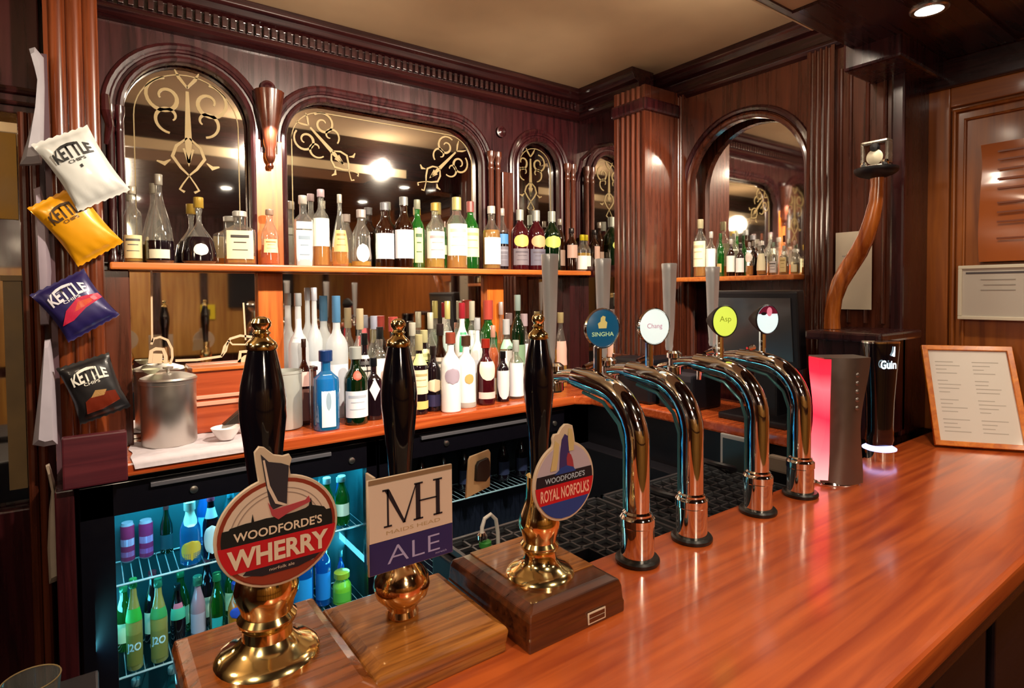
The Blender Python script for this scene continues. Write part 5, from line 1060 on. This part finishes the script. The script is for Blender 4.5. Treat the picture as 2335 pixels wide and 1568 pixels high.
# ================================================================== CRISPS ON THEIR STRIP
def bag_h(u, v, w, h, th):
    a = max(0, 1 - abs(2 * u / w) ** 2.6); b_ = max(0, 1 - abs(2 * v / h * 1.10) ** 3.0) if abs(2 * v / h) < .909 else 0
    return th * (a * b_) ** .55 + .0016 * math.sin(u * 190 + v * 60) * (1 if b_ > 0 else 0) * (1 - a * b_)
def crisps(name, label, cx, cz, y, w, h, rz, tilt, c, txt, extra=None, th=.026, yaw=0.0, par=None, coat=.25):
    t = thing(name, label, 'crisp packet', (cx, y, cz), 0, 'crisp packets on the hanging strip')
    mw = Matrix.Rotation(yaw, 4, 'Z') @ Matrix.Rotation(tilt, 4, 'X') @ WA(0) @ Matrix.Rotation(rz, 4, 'Z')
    nu, nv = 22, 30; vs = []; fs = []
    for side in (1, -1):
        for j in range(nv + 1):
            for i in range(nu + 1):
                u = -w / 2 + w * i / nu; v = -h / 2 + h * j / nv
                pinch = 1 - .10 * (1 - (2 * abs(v) / h) ** 2)       # waisted sides of a filled packet
                cr = .0012 * math.sin(i * PI) if abs(v) > h * .455 else 0
                vs.append(mw @ Vector((u * pinch, v + (.002 * math.sin(i * 2.1) if j in (0, nv) else 0), side * (bag_h(u, v, w, h, th) + .0006) + cr)))
    N = (nu + 1) * (nv + 1)
    for s in range(2):
        for j in range(nv):
            for i in range(nu):
                a = s * N + j * (nu + 1) + i; q = (a, a + 1, a + nu + 2, a + nu + 1); fs.append(q if s == 0 else q[::-1])
    obj('packet', me_from(vs, fs, True), plain('foil_' + c, c, .38, .15, coat=coat, noise=.05, scale=14, bump=.35), t)
    def lay(m, mat, nm, off=.0012):
        for v in m.vertices:
            u, q = v.co.x, v.co.y; v.co = mw @ Vector((u, q, bag_h(u, q, w, h, th) + off + .0016))
        obj(nm, m, mat, t)
    if txt:
        m = text('KETTLE', .034, bold=.03, width=w * .66)
        for v in m.vertices: k = v.co.x / (w * .33); v.co.y = v.co.y * (1.25 - .45 * k * k) + .012 * (1 - k * k) + h * .20
        bm = bmesh.new(); bm.from_mesh(m); bmesh.ops.subdivide_edges(bm, edges=bm.edges, cuts=1); bm.to_mesh(m); bm.free()
        lay(m, cm(txt), 'wordmark')
        m = text('CHIPS', .009, width=w * .30, bold=.01)
        for v in m.vertices: v.co.y += h * .115
        lay(m, cm(txt), 'wordmark')
    for (poly, cc) in (extra or []):
        m = flat([[(p[0] * w, p[1] * h) for p in poly]], .0001)
        bm = bmesh.new(); bm.from_mesh(m); bmesh.ops.triangulate(bm, faces=bm.faces)
        for _ in range(3): bmesh.ops.subdivide_edges(bm, edges=bm.edges, cuts=1, use_grid_fill=True); 
        bm.to_mesh(m); bm.free(); lay(m, plain('foilprint_' + cc, cc, .4, coat=.2), 'printed_art', .0006)
    return t
YC = 2.17
def bagat(corners, y):  # centre of a packet from its corners in the photo
    ps = [hy(a, b_, y) for a, b_ in corners]; return sum(p.x for p in ps) / 4, sum(p.z for p in ps) / 4
cx, cz = bagat(((205, 295), (72, 335), (288, 428), (182, 482)), YC - .03)
crisps('crisp_packet', 'white crisp packet with black lettering, topmost of the four facing out', cx, cz, YC - .045, .150, .205, .52, .05, 'cfd0cc', '1c1c1c', [([(-.02, .0), (.03, .01), (.03, .05), (-.02, .04)], '3a3a3a')])
cx, cz = bagat(((155, 445), (92, 490), (300, 552), (190, 605)), YC - .01)
crisps('crisp_packet', 'mustard yellow crisp packet hanging below the white one', cx - .01, cz + .012, YC, .140, .200, .60, .08, 'e09a0c', '3a2408', None)
cx, cz = bagat(((190, 605), (78, 665), (272, 730), (150, 782)), YC)
crisps('crisp_packet', 'navy crisp packet with white lettering and a hot pink flash', cx, cz, YC - .01, .150, .165, .55, -.10, '241c54', 'd8d4dc', [([(-.40, -.22), (-.2, -.02), (.1, .10), (.42, .02), (.44, -.08), (.1, -.12), (-.2, -.22)], 'e83058'), ([(-.1, -.10), (.05, .03), (.25, .0), (.30, -.06), (.1, -.09)], 'f06840')])
cx, cz = bagat(((235, 800), (142, 862), (290, 905), (192, 968)), YC)
crisps('crisp_packet', 'black crisp packet with white lettering and red art, lowest facing out', cx, cz, YC - .01, .135, .180, .30, -.04, '1c1a1c', 'e0dcd0', [([(-.30, -.36), (-.24, -.16), (.0, -.06), (.34, -.12), (.36, -.30), (.0, -.36)], '8c3018'), ([(-.12, -.12), (0, -.02), (.2, -.06), (.12, -.14)], 'd8a868')])
def edge_bag(label, pts, y, c, th=.012):
    """a packet seen on its edge: pointed foil wedge hanging from the strip"""
    ps = [hy(a, b_, y) for a, b_ in pts]; cx = sum(p.x for p in ps) / len(ps); cz = sum(p.z for p in ps) / len(ps)
    t = thing('crisp_packet', label, 'crisp packet', (cx, y, cz), 0, 'crisp packets on the hanging strip')
    vs = []; fs = []; n = len(ps); L = [Vector((p.x - cx, 0, p.z - cz)) for p in ps]
    b = B()
    for s, k in ((-1, .0), (-1, 1), (1, 1.0), (1, .0)): pass
    ring = lambda yy, sc: [Vector((p.x * sc, yy, p.z * (1 - (1 - sc) * .3))) for p in L]
    rings = [ring(-th * 2.2, .55), ring(-th, .94), ring(0, 1), ring(th, .94), ring(th * 2.2, .55)]
    for r in rings: vs += r
    for j in range(4):
        for k in range(n): fs.append((j * n + k, j * n + (k + 1) % n, (j + 1) * n + (k + 1) % n, (j + 1) * n + k))
    fs += [tuple(reversed(range(n))), tuple(4 * n + k for k in range(n))]
    obj('packet', b.add(vs, fs).me(True), plain('foil_' + c, c, .4, .15, coat=.2, noise=.06, scale=14, bump=.35), t); return t
edge_bag('silvery packet seen edge-on with crimped top at the head of the strip', [(66, 112), (80, 108), (100, 132), (102, 200), (100, 330), (95, 375), (70, 378), (44, 378), (62, 320), (82, 250), (92, 180), (82, 150)], YC + .02, 'a8a4ac')
edge_bag('lilac-white packet seen edge-on beside the black packet', [(102, 775), (116, 772), (126, 860), (132, 1012), (100, 1018), (74, 1014), (88, 900)], YC + .02, 'b4acb8')
edge_bag('beige-white packet seen edge-on, lowest on the strip', [(104, 1060), (112, 1056), (126, 1100), (134, 1160), (140, 1240), (152, 1325), (132, 1322), (112, 1330), (108, 1250), (112, 1160), (118, 1110)], YC + .02, 'b0a090')
edge_bag('lilac-grey packet back seen edge-on behind the yellow packet', [(76, 430), (92, 425), (108, 480), (118, 620), (112, 740), (92, 742), (84, 600), (80, 500)], YC + .05, '9a8c98')
pt, pbm = hy(96, 118, YC + .03), hy(140, 1300, YC + .03)
o = obj('hanging_strip', B().prism([(pt.x - .004, pt.z), (pt.x + .010, pt.z), (pbm.x + .014, pbm.z), (pbm.x - .002, pbm.z)], YC + .045, YC + .048, 'y').me(), plain('strip_plum', '4a3038', .5)); tag(o, 'long plastic strip hanging down the post and carrying the crisps', 'strip')

# ================================================================== RIGHT END OF THE BAR
t = thing('pedestal', 'dark mahogany pedestal box with a projecting top behind the beer tower', 'pedestal', (2.19, .945, ZT))
obj('body', B().box(-.10, .165, -.09, .09, 0.022, .355).me(bevel=.004), M_dark, t)
obj('top', B().box(-.16, .165, -.14, .105, .355, .385).me(bevel=.008), M_dark, t)
# curved wooden bracket carrying the little shelf
t = thing('curved_bracket', 'curved orange-brown wooden bracket with a small dark shelf on top', 'bracket', (2.20, .95, ZT + .385))
path = [(1897, 760), (1897, 720), (1903, 680), (1915, 645), (1935, 610), (1958, 575), (1975, 540), (1988, 500), (1997, 460), (2000, 420), (2000, 395)]
pts = [hx(a, b_, 2.16) - t.location for a, b_ in path]
rs = [.028, .026, .026, .028, .030, .029, .027, .025, .022, .020, .022]
pts[0].z = .001
obj('stem', B().tube(pts, rs, 14).me(True), wood('orange_bracket_wood', '7a3410', 'c8702a', 'z', .25, .6), t)
p = hx(1998, 392, 2.16) - t.location
obj('shelf_top', B().lathe([(.02, -.022), (.05, -.012), (.062, -.004), (.066, .004), (.066, .012), (0, .012)], 28, 2, tuple(p)).me(True), M_blkm, t)
pp_ = hx(1998, 380, 2.16)
t = thing('silver_ornament', 'small silver trinket clock on the curved bracket', 'ornament', (pp_.x, pp_.y, hx(1998, 392, 2.16).z + .012))
obj('frame', B().box(-.018, .018, -.042, .042, .0, .012).box(-.018, .018, -.044, -.032, .012, .085).box(-.018, .018, .032, .044, .012, .085).box(-.018, .018, -.044, .044, .078, .092).me(bevel=.006), plain('tarnished_silver', 'b8b0a4', .25, .9, noise=.2, scale=40), t)
obj('face', B().lathe([(.0, 0), (.024, 0), (.026, .004), (.02, .008), (0, .009)], 24).me(True, xf=Matrix.Translation((-.01, 0, .036)) @ WB(0)), plain('ornament_face', 'd8d0b8', .4, .2), t)
for s in (-1, 1): obj('ball', B().lathe([(0, -.012), (.009, -.008), (.012, 0), (.009, .008), (0, .012)], 14, 2, (-.016, s * .034, .014)).me(True), M_chrome, t)
obj('crest', B().lathe([(0, 0), (.016, 0), (.012, .01), (.0, .012)], 16).me(True, xf=Matrix.Translation((-.012, 0, .068)) @ WB(0)), M_blkm, t)
# paper on the panelling
a, b_ = hx(1906, 531, 2.345), hx(1987, 706, 2.345)
pa_ = thing('notice', 'tall cream sheet of paper pinned behind the curved bracket', 'paper', (2.346, (a.y + b_.y) / 2, b_.z))
obj('sheet', B().box(-.002, 0, -(a.y - b_.y) / 2, (a.y - b_.y) / 2, 0, a.z - b_.z).me(), plain('warm_paper', 'cfc3ae', .7), pa_)
for k in range(3): obj('print', B().box(-.003, -.002, -.004 + .01 * k, .04, .20 - k * .03, .205 - k * .03).me(), plain('print_grey', 'a09a92', .6), pa_)
# orange notice, white-framed certificate
a, b_ = hx(2237, 332, 2.535), hx(2232, 597, 2.535)
nt_ = thing('notice', 'glossy orange-brown notice sheet on the brown panelling', 'notice', (2.538, a.y - .17, b_.z))
hN = a.z - b_.z
vs = []; fs = []
for j in range(13):
    for i in range(9):
        yy = .17 - .34 * i / 8; vs.append((-.006 - .006 * math.sin(j * 1.1 + i * .4) * (j / 12) * .8, yy + .004 * math.sin(j * .5), hN * j / 12))
for j in range(12):
    for i in range(8): q = j * 9 + i; fs.append((q, q + 1, q + 10, q + 9))
obj('sheet', me_from(vs, fs, True), plain('orange_gloss_sheet', 'a85a2a', .18, coat=.8), nt_)
for k, (f0, wd_) in enumerate(((.93, .2), (.86, .28), (.78, .26), (.70, .30), (.62, .24), (.50, .3), (.42, .22), (.34, .28), (.2, .18))):
    obj('print', B().box(-.0145, -.0135, .12 - wd_, .12, hN * f0 - .006, hN * f0).me(), plain('print_umber', '7a3a1a', .4), nt_)
a, b_ = hx(2187, 606, 2.535), hx(2183, 727, 2.535)
fr = thing('framed_certificate', 'white-framed certificate sheet on the brown panelling', 'picture frame', (2.538, a.y, b_.z))
hF = a.z - b_.z; wF = .26
f = B().box(-.014, 0, -wF, 0, 0, .012).box(-.014, 0, -wF, 0, hF - .012, hF).box(-.014, 0, -.012, 0, .012, hF - .012).box(-.014, 0, -wF, -wF + .012, .012, hF - .012)
obj('frame', f.me(bevel=.002), plain('frame_white', 'd8d0bc', .35), fr)
obj('sheet', B().box(-.008, -.002, -wF + .012, -.012, .012, hF - .012).me(), plain('sheet_grey', 'c0b8ae', .4, coat=.3), fr)
obj('header', B().box(-.0095, -.008, -wF + .03, -.022, hF - .030, hF - .024).me(), plain('print_charcoal', '4a4448', .6), fr)
for k in range(3): obj('print', B().box(-.0095, -.008, -.16, -.065 - .008 * (k % 2), hF - .052 - k * .018, hF - .049 - k * .018).me(), plain('print_grey', ''), fr)
# wooden photo frame leaning back on the bar
p0 = hz(2130, 1018, ZT); u = Vector((math.cos(math.radians(-55)), math.sin(math.radians(-55)), 0))
up = Vector((0, 0, 1)); nrm = Vector((u.y, -u.x, 0))
if nrm.dot(CAM - p0) < 0: nrm = -nrm
W3, H3, tl = .262, .352, math.radians(25)
hv = (up * math.cos(tl) - nrm * math.sin(tl)).normalized(); nn = u.cross(hv).normalized()
if nn.dot(nrm) < 0: nn = -nn
mwf = Matrix(((u.x, hv.x, nn.x, 0), (u.y, hv.y, nn.y, 0), (u.z, hv.z, nn.z, 0), (0, 0, 0, 1)))
t = thing('table_frame', 'orange wooden frame with a printed white menu leaning back on the bar', 'picture frame', tuple(p0 + up * .004))
obj('frame', flat([[(0, 0), (W3, 0), (W3, H3), (0, H3)], [(.017, .017), (W3 - .017, .017), (W3 - .017, H3 - .017), (.017, H3 - .017)]], .014, mwf, .0015), wood('orange_frame_wood', 'c05c0c', 'ea8a1e', 'x', .3, .4), t)
obj('sheet', flat([[(.015, .015), (W3 - .015, .015), (W3 - .015, H3 - .015), (.015, H3 - .015)]], .004, mwf @ Matrix.Translation((0, 0, .002))), plain('menu_white', 'ddd4cc', .4, coat=.4), t)
for k in range(19):
    y = H3 - .06 - k * .0135
    for c0, c1 in ((.035, .035 + .075 * (.7 + .3 * math.sin(k * 2.2))), (.142, .142 + .075 * (.7 + .3 * math.cos(k * 1.7)))):
        if k % 5 == 4: continue
        obj('print', flat([[(c0, y), (c1, y), (c1, y + .003), (c0, y + .003)]], .0004, mwf @ Matrix.Translation((0, 0, .006))), plain('menu_print', 'b8b0a8', .6), t)
obj('prop', flat([[(W3 * .4, 0), (W3 * .6, 0), (W3 * .55, .19), (W3 * .45, .19)]], .003, Matrix(((u.x, 0, -nrm.x, 0), (u.y, 0, -nrm.y, 0), (0, 1, 0, 0), (0, 0, 0, 1))) @ Matrix.Translation((0, 0, .125)) @ Matrix.Rotation(.10, 4, 'X')), M_blkm, t)

# ================================================================== LAMPS (fittings)
for i, (x, y) in enumerate(SPOTS):
    lb = ['recessed spotlight glowing in the dark soffit above the bar end', 'recessed soffit spotlight above the open side of the bar', 'recessed soffit spotlight behind the bar end', 'recessed soffit spotlight at the left behind the camera', 'recessed room spotlight, nearer one', 'recessed room spotlight, farther one'][i]
    t = thing('downlight', lb, 'lamp', (x, y, SOF - .004 if y < .60 else SOF - .014))
    zb = 0
    obj('bezel', B().lathe([(.034, .004), (.050, .004), (.050, 0), (.046, -.004), (.036, -.003), (.034, .004)], 28, cap=False).me(True), M_steel, t)
    obj('lamp_face', B().lathe([(0, -.001), (.034, -.001), (.034, .002), (0, .002)], 24).me(True), M_glowsp, t)
for i, (x, y) in enumerate(RAIL):
    t = thing('rail_spotlight', ['bare bulb lamp on the fascia above the left pumps', 'bare bulb lamp on the fascia above the beer taps'][i], 'lamp', (x, YB + .03, SOF + .10))
    d = Vector((0, .8, -.6)).normalized()
    obj('arm', B().tube([(0, -.01, 0), (0, .02, -.01), (0, .03, -.02)], .006, 8).me(True), M_chrome, t)
    q = Vector((0, .03, -.02))
    obj('socket', B().tube([q - d * .03, q], [.012, .014], 18).me(True), M_chrome, t)
    obj('bulb', B().lathe([(0, -.018), (.012, -.014), (.02, 0), (.012, .014), (0, .018)], 16, 2, tuple(q + d * .02)).me(True), plain('rail_bulb', (1, .95, .85), .4, emis=60), t)
t = thing('fill_pendant', 'cord of an added pendant for the room fill light, unseen behind the camera', 'lamp', (.2, -1.3, SOF))  # added pendant to give the fill light a fitting; only its cord is built
obj('cord', B().tube([(0, 0, 0), (0, 0, -.20)], .003, 6).me(True), M_blkm, t)
# dark screen and yellow sign on the front wall, seen in the mirrors
t = thing('wall_screen', 'dark wall screen on the panelling behind the camera, seen in the mirror', 'screen', (1.6, -2.17, 1.45))
obj('housing', B().box(-.35, .35, 0, .03, 0, .45).me(bevel=.005), M_blkm, t)
t = thing('wall_sign', 'small yellow sign on the panelling behind the camera', 'sign', (1.05, -2.175, 1.33)); obj('plate', B().box(-.07, .07, 0, .012, 0, .16).me(bevel=.003), plain('sign_yellow', 'd8c020', .5), t); obj('symbol', B().box(-.02, .02, .012, .014, .04, .11).me(), M_ink, t)
